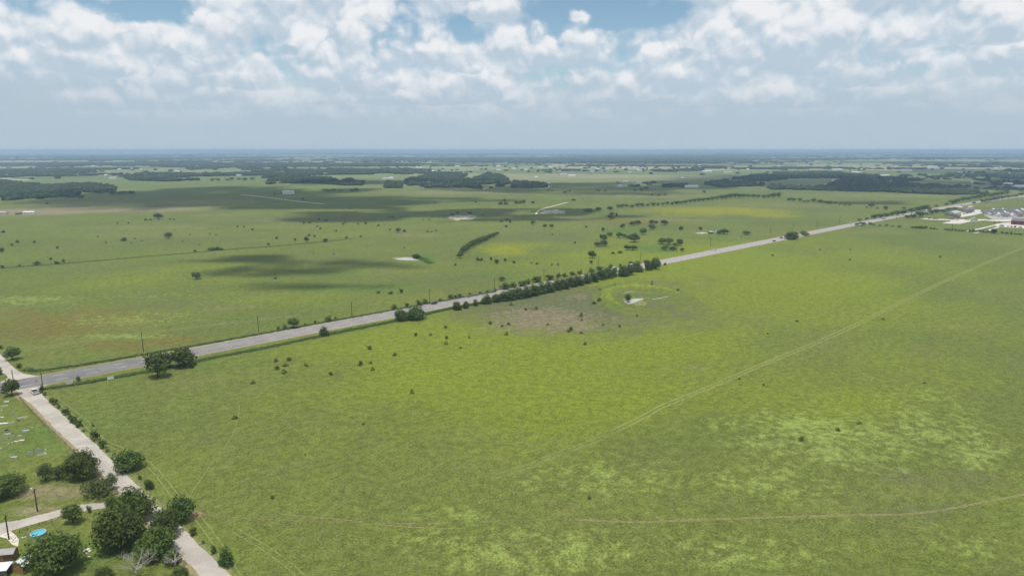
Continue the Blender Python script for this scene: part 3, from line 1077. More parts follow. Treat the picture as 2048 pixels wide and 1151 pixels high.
def build_tank():
    """earth bank of the stock tank: a crescent ridge around a small pool"""
    c = at(1292, 597)
    rx, ry = 78 * mpp(c), 42.0
    n = 60
    vs, fs = [], []
    for i in range(n + 1):
        for j in range(n + 1):
            u, w = (i / n * 2 - 1) * 1.5, (j / n * 2 - 1) * 1.5
            rho, a = math.hypot(u, w), math.atan2(w, u)
            nz = float(fbm(np.array([u * 3.0 + 5]), np.array([w * 3.0]), 31)[0]) - 0.5
            k = math.exp(-((rho - 0.98 - 0.05 * nz) / 0.16) ** 2)
            ang = max(0.0, min(1.0, 0.75 + 0.75 * math.cos(a - math.radians(115))))
            edge = max(0.0, min(1.0, (1.5 - max(abs(u), abs(w))) / 0.2))
            h = 2.4 * k * ang * (1 + 0.4 * nz) * edge
            vs.append((c.x + u * rx, c.y + w * ry, 0.008 + h))
    for i in range(n):
        for j in range(n):
            a = i * (n + 1) + j
            if max(vs[q][2] for q in (a, a + 1, a + n + 1, a + n + 2)) > 0.03:
                fs.append([a, a + n + 1, a + n + 2, a + 1])
    me = np_mesh('pond_bank', vs, fs, [M['ground']], smooth=True)
    hh = np.array([q[2] for q in vs])
    uu = np.array([(q[0] - c.x) / rx for q in vs])
    ww = np.array([(q[1] - c.y) / ry for q in vs])
    rho = np.hypot(uu, ww)
    top_ = np.clip(hh / 2.0, 0, 1)  # brighter grass towards the crest: the bank's slight shading put into its colour
    ins = np.exp(-((rho - 0.74) / 0.07) ** 2) * top_.clip(.0, 1) * 2
    for nm, col_ in (('patch_a', (top_ * .9, 0 * hh, 0 * hh)), ('patch_b', (top_ * .35, 0 * hh, ins)), ('patch_c', (0 * hh, 0 * hh, 0 * hh))):
        a_ = me.attributes.new(nm, 'FLOAT_VECTOR', 'POINT')
        a_.data.foreach_set('vector', np.column_stack(col_).astype(np.float32).ravel()[:3 * len(me.vertices)])
    o = link('pond_bank', me)
    tag(o, 'low crescent earth bank around the small stock pond', None, None, 'structure')
    smooth_sheet('pond', '1244,605 1247,602.5 1255,600.5 1263,598.5 1273,596.8 1287,596.6 1282,599.5 1273,603 1265,606 1255,608 1247,607.2', 'water', 0.05, 'small pale stock pond with a lone tree beside it')
    blob_sheet('pond_shore', 1264, 602, 48, 15, 'track_green', 0.025, 'pale grassy rim of the small stock pond', seed=13, wob=0.4)
    for (s, px, lab, w) in ((1, '1216,603 1222,597 1235,590 1250,585 1265,582 1285,580', 'eroded pale line along the inside of the stock pond bank', .8),
                            (2, '1305,598 1325,595 1340,592 1357,589', 'pale bare streak to the right of the stock pond', .7),
                            (3, '1228,576 1240,573', 'small bare scrape on top of the stock pond bank', .9)):
        track('bare_streak', px, lab, ruts=(0.0,), w=w, m='caliche', z=0.03)


build_tank()

# ------------------------------------------------------------------ clouds overhead, whose shade lies on the far pasture
def m_cloud(n):
    t_ = n.attr('thick').outputs['Fac']
    k = n.noise(pos(n), 0.008, 4, 0.6)
    a = n.step(n.m('ADD', t_, n.m('MULTIPLY', n.m('SUBTRACT', k, 0.5), 0.9)), 0.05, 0.75)
    tl = n.new('ShaderNodeBsdfTranslucent')
    tl.inputs[0].default_value = (0.9, 0.9, 0.9, 1)
    mx = n.new('ShaderNodeMixShader')
    mx.inputs[0].default_value = 0.35
    n.put(mx.inputs[1], bsdf(n, (0.9, 0.9, 0.9), 1.0, 0.0))
    n.put(mx.inputs[2], tl.outputs[0])
    tr = n.new('ShaderNodeBsdfTransparent').outputs[0]
    m2 = n.new('ShaderNodeMixShader')
    n.put(m2.inputs[0], a)
    n.put(m2.inputs[1], tr)
    n.put(m2.inputs[2], mx.outputs[0])
    return m2.outputs[0]


M['cloud'] = mat('cloud', m_cloud)
CLOUD_Z = 2000.0


def cloud(x, y, rx, ry, seed, rough=1.0):
    """flat-based heap of cloud whose shade falls around ground point (x, y)"""
    off = SUN_DIR * (CLOUD_Z / SUN_DIR.z)
    n = 46
    g = np.linspace(-1.35, 1.35, n)
    U, W = np.meshgrid(g, g, indexing='ij')
    nz = fbm(U * 2.1 + seed * 7.7, W * 2.1 - seed * 3.3, seed, 5) - 0.5
    T = 1.0 - (U ** 2 + W ** 2) + 2.4 * rough * nz
    keep = T > 0.0
    T = np.clip(T, 0, 1.6)
    sz_ = min(rx, ry)
    top = np.sqrt(T) * sz_ * (0.55 + 0.5 * fbm(U * 6, W * 6, seed + 40, 3))
    bot = -0.06 * sz_ * T
    X, Y = U * rx + x + off.x, W * ry + y + off.y
    idx = -np.ones((n, n), int)
    V, TH = [], []
    for lay in (top, bot):
        V.append(np.column_stack([X.ravel(), Y.ravel(), (CLOUD_Z + lay).ravel()]))
        TH.append(T.ravel())
    V = np.vstack(V)
    TH = np.concatenate(TH)
    F = []
    for i in range(n - 1):
        for j in range(n - 1):
            if keep[i, j] or keep[i + 1, j] or keep[i, j + 1] or keep[i + 1, j + 1]:
                a, b, c, d = i * n + j, (i + 1) * n + j, (i + 1) * n + j + 1, i * n + j + 1
                F.append((a, b, c, d))
                F.append((a + n * n, d + n * n, c + n * n, b + n * n))
    me = np_mesh('sky_cloud', V, np.array(F), [M['cloud']], smooth=True)
    a = me.attributes.new('thick', 'FLOAT', 'POINT')
    a.data.foreach_set('value', (TH * (0.45 if sz_ < 80 else 0.9)).astype(np.float32))
    o = link('sky_cloud', me)
    tag(o, 'fair-weather cloud overhead, shading the land below', None, None, 'structure')


CLOUDS = [(-690, 1560, 330, 420), (-330, 1330, 300, 170), (-190, 1070, 190, 120), (30, 1100, 170, 110), (-165, 585, 80, 42), (-245, 625, 70, 34), (-150, 500, 70, 14), (-215, 560, 60, 20),
          (950, 2250, 820, 560), (200, 1900, 420, 300), (1700, 2100, 500, 330), (-420, 2150, 330, 160), (2300, 3300, 700, 400),
          (1300, 5200, 900, 300), (-900, 5000, 700, 200), (3300, 5600, 900, 400), (720, 1330, 160, 60)]
for i, c in enumerate(CLOUDS):
    cloud(*c, seed=50 + i, rough=1.45 if c[1] < 1400 else 1.15)


# ------------------------------------------------------------------ trees
def ico(sub=1):
    bm = bmesh.new()
    bmesh.ops.create_icosphere(bm, subdivisions=sub, radius=1.0)
    v = np.array([x.co[:] for x in bm.verts])
    f = np.array([[q.index for q in x.verts] for x in bm.faces])
    bm.free()
    return v, f


ICO1, ICO2 = ico(1), ico(2)


def crown_mesh(name, seed, lobes, n_leaf, leaf, m, spread=1.0, core=0.52, base=0.28, flat_top=1.0, gap=0.0):
    """crown of leaf-sized faces on lumpy lobes; unit tree: width 1, height 1"""
    r = np.random.default_rng(seed)
    L = []
    for k in range(lobes):
        a = 2 * math.pi * (k + r.uniform(-.3, .3)) / lobes * (1 if k % 3 else 2.4)
        d = r.uniform(0.12, 0.34) * spread if k else 0.0
        rad = r.uniform(0.13, 0.22) if k else 0.24
        z = base + 0.16 + (1 - base - 0.34) * r.uniform(0.05, 1.0) * (1 - 0.9 * (d / 0.4) ** 2) * flat_top
        L.append((d * math.cos(a), d * math.sin(a), z, rad))
    V, F = [], []
    o = 0
    per = np.array([q[3] ** 2 for q in L])
    per = np.maximum(4, (per / per.sum() * n_leaf).astype(int))
    for (cx, cy, cz, rad), k in zip(L, per):
        # dark inner mass
        if core:
            v, f = ICO1 if n_leaf < 900 else ICO2
            vv = v * (1 + 0.35 * (r.random((len(v), 1)) - 0.5)) * rad * core * np.array([1.1, 1.1, 0.95]) + np.array([cx, cy, cz])
            V.append(vv)
            F.append(f + o)
            o += len(vv)
        d = r.normal(size=(k, 3))
        d /= np.linalg.norm(d, axis=1)[:, None]
        lump = 0.75 + 0.5 * r.random(k)
        rr = rad * (0.62 + 0.52 * r.random(k) ** 0.7) * (0.85 + 0.3 * lump)
        c = np.array([cx, cy, cz]) + d * rr[:, None] * np.array([1.12, 1.12, 0.92])
        s = leaf * (0.6 + 0.8 * r.random(k))
        nrm = d + 0.9 * r.normal(size=(k, 3)) + np.array([0, 0, 0.35])
        nrm /= np.linalg.norm(nrm, axis=1)[:, None]
        t1 = np.cross(nrm, r.normal(size=(k, 3)))
        t1 /= np.linalg.norm(t1, axis=1)[:, None] + 1e-9
        t2 = np.cross(nrm, t1)
        q = np.stack([c + t1 * s[:, None], c + t2 * (s * 0.62)[:, None], c - t1 * s[:, None]], 1)
        q2 = np.stack([c + t1 * s[:, None], c - t1 * s[:, None], c - t2 * (s * 0.62)[:, None]], 1)
        allv = np.concatenate([q.reshape(-1, 3), q2.reshape(-1, 3)])
        V.append(allv)
        F.append(np.arange(len(allv)).reshape(-1, 3) + o)
        o += len(allv)
    A_ = np.vstack(V)
    kx = 0.5 / np.percentile(np.abs(A_[:, :2]), 98.5)
    kz = 1.0 / np.percentile(A_[:, 2], 99.5)
    A_ = A_ * np.array([kx, kx, kz])
    L = [(x * kx, y * kx, z * kz, q) for x, y, z, q in L]
    return np_mesh(name, A_, np.vstack(F), [M[m]]), L


def trunk_mesh(name, seed, L, thick=0.035, base=0.28):
    r = random.Random(seed)
    mb = MB()
    fork = Vector((r.uniform(-.02, .02), r.uniform(-.02, .02), base * 0.75))
    mb.tube([(0, 0, -0.01), (r.uniform(-.01, .01), 0, base * 0.35), fork, fork + Vector((0, 0, base * 0.5))], [thick * 1.5, thick, thick * 0.85, thick * 0.6], 7)
    for (x, y, z, rad) in L[:7]:
        e = Vector((x * 0.9, y * 0.9, z))
        mid = fork.lerp(e, 0.5) + Vector((r.uniform(-.03, .03), r.uniform(-.03, .03), 0.03))
        mb.tube([fork, mid, e], [thick * 0.55, thick * 0.38, thick * 0.12], 5)
    return mb.mesh(name, M['bark'], True)


TREES = {}


def add_proto(kind, n, **kw):
    TREES[kind] = []
    thick = kw.pop('thick', 0.035)
    for k in range(n):
        c, L = crown_mesh('crown', 100 * len(TREES) + k, **kw)
        TREES[kind].append((c, trunk_mesh('trunk', k, L, thick, kw.get('base', 0.28))))


add_proto('big', 4, lobes=22, n_leaf=5200, leaf=0.030, m='leaf_oak', base=0.12, spread=1.05)
add_proto('oak', 5, lobes=13, n_leaf=1500, leaf=0.050, m='leaf_oak', base=0.22)
add_proto('loose', 3, lobes=11, n_leaf=1500, leaf=0.038, m='leaf_mesq', base=0.20, core=0.0, spread=1.15)
add_proto('dense', 4, lobes=15, n_leaf=1700, leaf=0.045, m='leaf_bush', base=0.0, spread=1.05)
add_proto('far', 5, lobes=8, n_leaf=260, leaf=0.085, m='leaf_oak', base=0.22)
add_proto('farbush', 4, lobes=7, n_leaf=220, leaf=0.085, m='leaf_bush', base=0.02)
add_proto('sprig', 5, lobes=6, n_leaf=170, leaf=0.085, m='leaf_bush', base=0.02, core=0.35, spread=1.25)
add_proto('cedar', 1, lobes=14, n_leaf=900, leaf=0.05, m='leaf_bush', base=0.1, spread=0.7)


def single_mesh(kind, i):
    c, t = TREES[kind][i]
    bm = bmesh.new()
    bm.from_mesh(c)
    nf = len(bm.faces)
    bm.from_mesh(t)
    bm.faces.ensure_lookup_table()
    for f in bm.faces[nf:]:
        f.material_index = 1
    me = bpy.data.meshes.new('tree')
    bm.to_mesh(me)
    bm.free()
    me.materials.append(c.materials[0])
    me.materials.append(M['bark'])
    return me


SINGLE = {k: [single_mesh(k, i) for i in range(len(TREES[k]))] for k in ('far', 'farbush', 'sprig')}
N_TREE = 0


def size_from(px, py, w, h):
    p = at(px, py)
    k = mpp(p)
    a = math.atan2(CAM_H, math.hypot(p.x, p.y))
    W = w * k
    H = max((h * k - 0.22 * W * math.sin(a)) / math.cos(a), 0.45 * W)
    if a > 0.33:
        H *= 0.88
    return p, W, H


def plant(kind, px, py, w, h, label, group=None, name='tree', cat='tree'):
    """a tree or shrub standing at the ground point seen at px, py; w, h its span in photograph pixels"""
    global N_TREE
    N_TREE += 1
    p, W, H = size_from(px, py, w, h)
    rz = random.uniform(0, 6.28)
    i = random.randrange(len(TREES[kind]))
    sx = W * random.uniform(0.94, 1.06)
    scale = (sx, sx, H)
    if kind in SINGLE:
        o = link(name, SINGLE[kind][i])
        o.location, o.rotation_euler, o.scale = p, (0, 0, rz), scale
    else:
        o = empty(name, p, rz, scale)
        c, t = TREES[kind][i]
        link('crown', c, o)
        link('trunk', t, o)
    tag(o, label, cat, group)
    return o


def rows(s):
    return [tuple(float(x) for x in q.split(',')) for q in s.split()]


# big trees at the lower left
for (k, px, py, w, h, lab) in (
        ('dense', 257, 938, 50, 43, 'round dense dark bush on the pasture side of the county road'),
        ('big', 163, 956, 58, 62, 'leafy dark tree beside the road at the cemetery corner'),
        ('loose', 92, 960, 30, 40, 'thin leafy tree, left of a pair below the cemetery'),
        ('loose', 118, 956, 30, 30, 'thin leafy tree, right of a pair below the cemetery'),
        ('big', 6, 990, 66, 48, 'dark dense tree cut by the left edge of the picture'),
        ('loose', 197, 990, 58, 38, 'low spreading tree by the road above the driveway'),
        ('loose', 224, 978, 22, 38, 'slender tree leaning over the road above the driveway'),
        ('dense', 228, 1012, 28, 26, 'bush at the mouth of the driveway'),
        ('big', 272, 1036, 70, 72, 'tall tree overhanging the county road at the driveway mouth'),
        ('big', 238, 1094, 96, 96, 'very large spreading tree on the lawn below the driveway'),
        ('big', 334, 1070, 50, 62, 'upright tree reaching over the lower county road'),
        ('big', 313, 1108, 74, 62, 'broad dark tree between the lawn and the lower road'),
        ('dense', 345, 1121, 40, 26, 'low green bush under the broad dark tree by the road'),
        ('dense', 365, 1040, 46, 56, 'tall dark bush beside the bare soil patch'),
        ('dense', 298, 977, 18, 23, 'small tree by the fence above the soil patch'),
        ('farbush', 280, 957, 9, 9, 'tiny bush by the fence below the round dense bush'),
        ('dense', 452, 1130, 31, 44, 'leafy bush by the lower right edge of the county road'),
        ('farbush', 427, 1106, 12, 20, 'narrow shrub just left of the leafy lower bush'),
        ('farbush', 386, 1070, 14, 19, 'small shrub by the fence below the tall dark bush'),
        ('farbush', 407, 1086, 7, 9, 'tiny shrub on the verge of the lower county road'),
        ('oak', 146, 1044, 37, 42, 'small round tree with a clear shadow on the lawn'),
        ('sprig', 178, 1024, 10, 17, 'young shrub on the lower edge of the driveway'),
        ('big', 115, 1146, 98, 92, 'huge tree covering the blue pool and the shed roof'),
        ('dense', 205, 1158, 38, 30, 'bush at the bottom edge between the huge tree and dead tree'),
        ('dense', 360, 1150, 30, 22, 'scrubby bush at the foot of the dead tree by the road'),
        ('oak', 24, 790, 31, 34, 'dark round tree at the corner of the cemetery and highway'),
        ('oak', 26, 719, 25, 27, 'dark bush on the far corner of the highway junction'),
        ('farbush', 39, 735, 12, 11, 'small bush on the grassy far corner of the junction'),
        ('farbush', 2, 697, 10, 8, 'bush at the left edge along the far gravel road'),
        ('farbush', 1, 749, 10, 16, 'shrub on the grass island at the left edge'),
        ('oak', 316, 754, 42, 50, 'front tree of the dark group by the highway'),
        ('oak', 330, 735, 30, 32, 'middle tree of the dark group by the highway'),
        ('oak', 367, 733, 39, 39, 'right tree of the dark group by the highway'),
        ('farbush', 383, 735, 12, 7, 'scrap of bush at the right foot of the dark group'),
        ('sprig', 157, 762, 10, 11, 'small green shrub between the two white signboards'),
        ('dense', 649, 671, 20, 19, 'lone round bush on the near edge of the highway'),
        ('dense', 831, 638, 39, 30, 'big round dark bush on the near edge of the highway'),
        ('dense', 801, 641, 26, 23, 'lighter bush touching the big round dark one'),
        ('oak', 587, 655, 21, 20, 'round tree on the far edge of the highway'),
        ('dense', 1583, 478, 28, 16, 'large dark bush on the near edge of the distant highway'),
        ('farbush', 1609, 471, 18, 10, 'ragged bush just beyond the large dark highway bush'),
        ('cedar', 1256, 604, 13, 17, 'pointed lone tree standing at the small stock pond'),
        ('oak', 393, 558, 16, 14, 'lone dark tree beside the small cloud shadow'),
        ('oak', 316, 437, 17, 11, 'lone spreading tree on the left middle pasture'),
        ('loose', 338, 477, 18, 13, 'pale leafy tree alone in the left pasture'),
        ('farbush', 248, 482, 10, 8, 'shrub left of the pale leafy tree'),
        ('oak', 1268, 484, 20, 18, 'pale broad oak in the middle of the grazed oak group'),
        ('oak', 613, 483, 10, 10, 'dark tree on the middle fence line with pale ground beside it'),
        ('oak', 651, 484, 10, 8, 'round bush on the middle fence line'),
        ('oak', 797, 465, 11, 10, 'larger tree by the pale lane on the middle fence'),
        ('farbush', 809, 464, 7, 7, 'smaller tree by the pale lane on the middle fence'),
        ('dense', 832, 516, 18, 8, 'bright green bushes at the right end of the grey pond'),
        ('loose', 1004, 561, 15, 9, 'low spreading bush on the far side of the highway hedge')):
    if k in ('dense', 'sprig', 'farbush') or 'bush' in lab or 'shrub' in lab:
        plant(k, px, py, w, h, lab, name='bush', cat='bush')
    else:
        plant(k, px, py, w, h, lab)


def series(kind, s, label, group, name='tree', cat='tree', w=None, h=None, jit=0.12):
    pts = sorted(rows(s))
    for i, q in enumerate(pts):
        ww = q[2] if len(q) > 2 else w
        hh = q[3] if len(q) > 3 else h
        if len(q) <= 2:
            ww *= 1 + random.uniform(-jit, jit) * 2
            hh *= 1 + random.uniform(-jit, jit) * 2
        k = kind
        plant(k, q[0], q[1], ww, hh, label.format(o=nth(i)), group, name, cat)


series('farbush', '84,785,13,18 90,790,8,8 104,804,11,11 110,808,14,13 118,816,9,9 131,829,15,14 140,837,10,9 148,844,17,16 157,853,16,18 168,862,7,6 186,853,6,9 192,880,16,26 206,896,17,20 215,903,9,8 185,871,9,12',
       '{o} small bush from the left along the pasture side of the county road', 'bushes along the county road', 'bush', 'bush')
series('sprig', '507,767,11,9 552,723,13,9 578,721,12,8 572,732,14,9 554,739,11,9 568,746,12,9 611,732,10,8 661,750,8,8 721,730,12,10 741,726,11,6 745,740,9,8 739,698,12,8 789,711,9,8 824,786,8,10 470,837,12,9',
       'dark shrub in the near pasture, {o} from the left of the scattered ones', 'shrubs scattered in the near pasture', 'shrub', 'shrub')
series('sprig', '832,671,8,7 862,671,9,6 893,677,8,7 892,688,7,7 922,696,8,5 891,656,7,6 981,648,8,7 938,676,5,5 987,727,5,4 1022,610,8,6 1052,620,11,6 1073,618,9,6 1017,649,8,6 1004,653,7,5 1162,632,10,8 1163,641,7,6 1095,650,6,5 1206,650,7,5 1239,654,6,6 1142,660,12,8 1137,664,8,6 1162,667,8,7 1170,689,8,6 1013,670,8,8 1274,632,6,6 1188,608,9,7 1198,602,11,8 1230,574,8,10 1304,570,6,10 1355,582,9,6 1200,580,9,5',
       'small dark shrub in the brush near the stock pond, {o} from the left', 'shrubs around the stock pond', 'shrub', 'shrub')
series('sprig', '1178,996,10,6 1603,880,14,11 1675,861,11,8 1719,847,12,8 1478,758,6,4 1527,770,6,4 1594,643,6,4 1535,668,5,4 1766,639,7,4 545,995,11,7 727,848,7,5 610,909,4,4 1850,766,8,4 1320,480,5,4 1640,500,5,3 1700,500,5,3 1545,512,6,4 1880,515,5,4 1700,520,6,4',
       'tiny dark weed clump on the open pasture, {o} from the left', 'weed clumps on the open pasture', 'shrub', 'shrub')
# hedgerow between the pasture and the highway
series('dense', '914,619,20,17 932,616,14,14 951,611,11,13 973,607,22,19 993,604,20,17 1009,602,21,21 1023,600,22,23 1038,597,23,23 1053,594,22,24 1068,591,23,24 1083,587,22,23 1098,584,22,23 1113,580,22,23 1128,577,22,22 1143,573,22,22 1158,570,21,21 1173,566,21,21 1188,563,21,21 1203,559,22,22 1217,556,20,22 1227,553,16,18 1246,552,25,22 1259,549,20,20 1275,543,23,22 1296,540,18,20 1311,538,19,23 1330,530,6,5',
       '{o} tree from the left in the hedgerow on the near side of the highway', 'hedgerow on the near side of the highway')
series('farbush', '557,658,8,7 569,657,11,9 658,641,18,12 671,637,6,5 630,645,6,5 610,650,7,5 788,617,13,9 814,613,11,8 838,609,15,11 850,606,12,9 901,596,15,9 920,593,13,7 911,595,10,7 880,601,10,5 990,582,8,6 1010,578,21,15 1026,575,18,13 1044,572,18,13 1056,568,13,12 1075,564,21,13 1099,559,19,11 1117,555,12,11 1129,553,13,8 1145,550,14,8 1160,547,13,8 1182,543,17,8 1200,540,15,8 1221,536,10,9 940,588,7,4 960,586,7,4 975,584,9,5 1240,531,8,4 1262,527,10,5 1290,523,8,4',
       '{o} bush from the left along the far side of the highway', 'bushes on the far side of the highway', 'bush', 'bush')
# grazed oaks beyond the highway
series('oak', '1066,449,10,9 1090,454,9,6 1103,454,8,6 1176,424,17,8 1197,421,12,7 1220,421,11,9 1224,430,10,6 1222,439,13,11 1233,434,5,8 1245,456,9,9 1265,451,12,9 1275,449,12,9 1303,448,10,9 1312,448,7,7 1329,450,14,11 1304,459,12,11 1206,462,8,7 1362,461,8,9 1286,469,14,13 1220,472,12,8 1238,475,14,11 1248,475,11,8 1207,481,15,13 1195,493,14,10 1208,492,15,12 1254,500,11,11 1266,500,15,10 1324,488,18,13 1338,489,18,14 1359,491,14,14 1350,493,10,8 1330,500,14,10 1345,501,13,9 1365,502,9,7 1184,516,15,15 1182,527,7,7 1401,460,8,7 1437,469,9,9 1448,468,16,11 1493,469,15,8 1257,477,12,6 1147,402,9,5 1240,506,10,5 1226,508,8,5',
       'dark oak among the grazed oaks beyond the highway, {o} from the left', 'grazed oaks beyond the highway')
# curved hedgerow
series('oak', '920,516,11,12 923,510,11,11 927,505,13,12 932,501,14,12 938,497,14,12 944,493,14,12 950,490,14,12 956,487,14,12 962,485,14,12 968,482,14,11 974,480,12,10 981,476,12,9 988,473,12,8 994,469,8,6',
       '{o} tree from the left in the curved hedgerow', 'trees of the curved hedgerow')
series('farbush', '955,521,9,8 963,521,9,6 982,520,6,7 993,527,11,9 1010,523,6,7 1028,526,9,6 1063,527,4,4 1074,528,8,4 1104,531,4,5 1116,531,4,6 911,531,6,5 780,460,5,4 1150,486,6,4 1172,455,6,4',
       '{o} small bush from the left below the yellow meadow', 'bushes below the yellow meadow', 'bush', 'bush')
# long row of trees beyond the yellow field
pts = '1237,416,9,8 1245,416,11,9 1253,415,9,8 1264,415,9,6 1276,414,12,9 1285,414,10,9 1296,413,9,7 1306,412,10,8 1316,412,9,7 1326,411,9,7 1335,410,9,8 1344,410,8,7 1353,409,9,8 1362,408,9,7 1371,407,10,8 1380,406,9,8 1389,405,10,9 1398,404,10,9 1407,403,10,8 1416,402,10,8 1425,401,10,9 1434,400,10,9 1443,399,11,10 1452,398,11,10 1461,397,11,11 1470,396,11,11 1479,396,11,10 1488,396,11,10 1497,396,10,9 1507,396,11,9 1517,396,10,8 1527,397,11,9 1537,396,12,9 1547,396,12,12 1557,396,10,13'
series('far', pts, '{o} tree from the left in the long row beyond the yellow field', 'long tree row beyond the yellow field')
series('far', '1578,402,8,7 1586,402,10,7 1599,403,9,8 1608,405,7,5 1616,405,8,6 1627,404,11,8 1640,406,12,8 1652,407,9,6 1660,408,11,7 1670,408,6,6 1681,410,6,5 1690,411,8,5 1699,412,6,5 1742,415,13,10 1755,418,6,5 1771,420,8,9 1733,416,5,4',
       '{o} tree from the left in the gappy row toward the highway', 'gappy tree row toward the highway')
# trees on both sides of the distant highway
series('far', '1719,442,8,6 1734,440,7,6 1749,438,13,10 1761,436,13,10 1773,434,11,9 1784,432,12,10 1795,431,13,11 1806,430,14,11 1808,419,8,6 1823,426,15,11 1836,424,14,12 1848,422,16,13 1859,420,9,6 1873,414,8,5 1893,411,9,6 1905,408,15,9 1912,405,12,8 1925,403,14,10 1937,401,14,9 1948,399,14,9 1959,397,14,10 1970,395,14,10 1981,394,13,9 1992,392,13,9 2003,390,12,8 2014,388,12,7',
       '{o} tree from the left on the far side of the distant highway', 'trees on the far side of the distant highway')
series('far', '1714,452,9,7 1724,451,13,8 1741,450,8,6 1815,437,11,8 1826,436,13,9 1840,434,17,13 1853,430,8,6 1862,429,13,11 1872,427,12,10 1886,425,13,7 1898,421,14,6 1910,419,12,5 1948,408,8,5 1965,405,14,7 1978,403,14,7 1990,400,15,7 2003,398,14,7 2016,396,14,6 2030,394,12,6 2042,391,12,6',
       '{o} tree from the left on the near side of the distant highway', 'trees on the near side of the distant highway')
pts = ' '.join('%d,%.1f,%d,%d' % (x, 451 + (x - 1745) * 0.062 + random.uniform(-.6, .6), random.choice((5, 6, 8, 9)), random.choice((3, 4, 5, 6))) for x in
               list(range(1747, 1812, 13)) + [1825, 1832, 1838, 1843, 1850] + list(range(1862, 1880, 6)) + list(range(1890, 1995, 7)) + list(range(2004, 2048, 9)))
series('farbush', pts + ' 1987,466.5,11,10', '{o} bush from the left in the hedge between the pasture and the town', 'hedge between pasture and town', 'bush', 'bush')
# dots of trees in the left and middle pastures
series('farbush', '292,441,6,5 301,441,6,4 236,447,4,4 257,447,4,4 24,491,6,5 35,485,8,6 69,486,6,6 115,497,6,5 4,504,12,9 7,465,10,5 74,529,15,8 113,527,13,6 127,524,6,7 102,519,7,5 39,532,7,4 420,501,10,7 428,500,11,7 436,500,11,8 444,500,7,5 390,504,6,5 94,408,6,4 318,440,4,3 340,439,6,3 348,440,4,3 505,460,6,4 475,454,4,4 488,455,4,4 196,474,3,3 212,486,4,4 270,478,4,3 284,482,4,3 349,461,3,3 365,484,3,3 420,468,4,3 432,470,4,3 398,490,3,3 380,470,3,3 5,535,8,5 263,487,4,3',
       '{o} small bush from the left in the left middle pasture', 'bushes dotted in the left pasture', 'bush', 'bush')
series('farbush', '638,439,5,4 652,442,5,4 608,448,5,4 620,447,5,4 635,454,4,4 641,458,5,4 686,449,6,5 690,446,4,3 716,449,4,4 731,448,6,4 757,452,6,5 673,463,5,4 553,478,6,5 537,490,6,5 590,481,5,5 618,472,6,5 629,474,5,5 693,476,7,4 722,474,5,4 855,464,6,4 863,464,5,3 873,462,5,3 779,435,5,4 786,435,5,4 802,435,3,3 847,440,4,3 858,440,5,3 905,431,10,6 915,427,6,5 940,428,11,5 965,431,5,3 1003,444,8,5 1014,442,7,6 1020,446,6,7 1012,454,7,5 606,399,6,4 700,418,5,3 952,405,7,4 870,407,6,3 1002,409,13,7 1012,409,11,6 1009,402,7,5 1032,408,10,7 1040,407,8,6 1047,406,9,7 1065,407,9,5 1165,399,3,2 1105,470,4,3 549,388,4,3 563,388,5,3 809,496,5,3 668,508,4,3 627,508,3,3 551,557,8,4 757,586,9,6 782,587,12,6 803,585,8,9',
       '{o} small tree from the left in the shaded middle pasture', 'small trees dotted in the middle pasture')
series('far', '163,397,13,7 225,390,16,9 240,390,11,8 249,389,12,8 262,389,14,8 650,383,12,6 657,384,13,6 666,383,12,6 682,383,8,5 704,384,11,7 712,383,11,8 1042,403,3,3 1096,383,5,5 1104,383,5,4 1130,386,10,4 1139,384,5,5 1196,383,10,6 1210,383,6,4 1270,384,8,7 1283,383,12,10 1293,380,9,8 1304,392,5,4 1318,392,8,4 1330,391,9,4 1408,386,8,6 345,360,12,6 358,361,13,6 378,360,12,6 392,360,12,5 425,362,10,6 436,362,9,6 454,362,8,5 464,361,10,7 478,360,9,5 490,361,10,6 505,360,11,6 782,373,13,9 795,374,14,9 772,371,10,9',
       '{o} separate tree from the left at the edge of the far woods', 'separate trees at the edge of the far woods')
print('trees', N_TREE)


# dead trees
def dead_tree(px, py, w, h, seed, label):
    p, W, H = size_from(px, py, w, h)
    r = random.Random(seed)
    t = empty('dead_tree', p, 0)
    tag(t, label, 'tree')
    mb = MB()
    mb.tube([(0, 0, -0.05), (0.1, 0, H * 0.18), (0.0, 0.1, H * 0.34)], [0.34, 0.25, 0.2], 8)
    mb.build('trunk', M['dead'], t, True)

    def grow(m_, a, d, ln, rad, lev):
        mid = a + d * ln * 0.5 + Vector((r.uniform(-1, 1), r.uniform(-1, 1), r.uniform(-.3, .6))) * ln * 0.10
        e = a + d * ln + Vector((r.uniform(-1, 1), r.uniform(-1, 1), r.uniform(-.3, .5))) * ln * 0.12
        m_.tube([a, mid, e], [rad, rad * 0.8, rad * 0.55], 5 if lev > 1 else 4, False)
        if lev:
            for k in range(r.choice((2, 3, 3))):
                nd = (d + Vector((r.uniform(-1, 1), r.uniform(-1, 1), r.uniform(-.35, .55))) * 0.85).normalized()
                grow(m_, mid.lerp(e, r.random()), nd, ln * r.uniform(.55, .8), rad * 0.55, lev - 1)
    for k in range(7):
        a = k / 7 * 6.28 + r.uniform(-.3, .3)
        b = MB()
        grow(b, Vector((0, 0.05, H * r.uniform(.2, .34))), Vector((math.cos(a), math.sin(a), r.uniform(.35, 1.1))).normalized(), W * 0.27, 0.13, 4)
        b.build('branch', M['dead'], t, True)


dead_tree(273, 1152, 78, 60, 3, 'bare grey dead tree at the bottom edge of the lawn')
dead_tree(350, 1131, 44, 42, 8, 'smaller bare dead tree beside the lower county road')
dead_tree(1186, 560, 10, 16, 5, 'thin dead tree standing in the highway hedgerow')


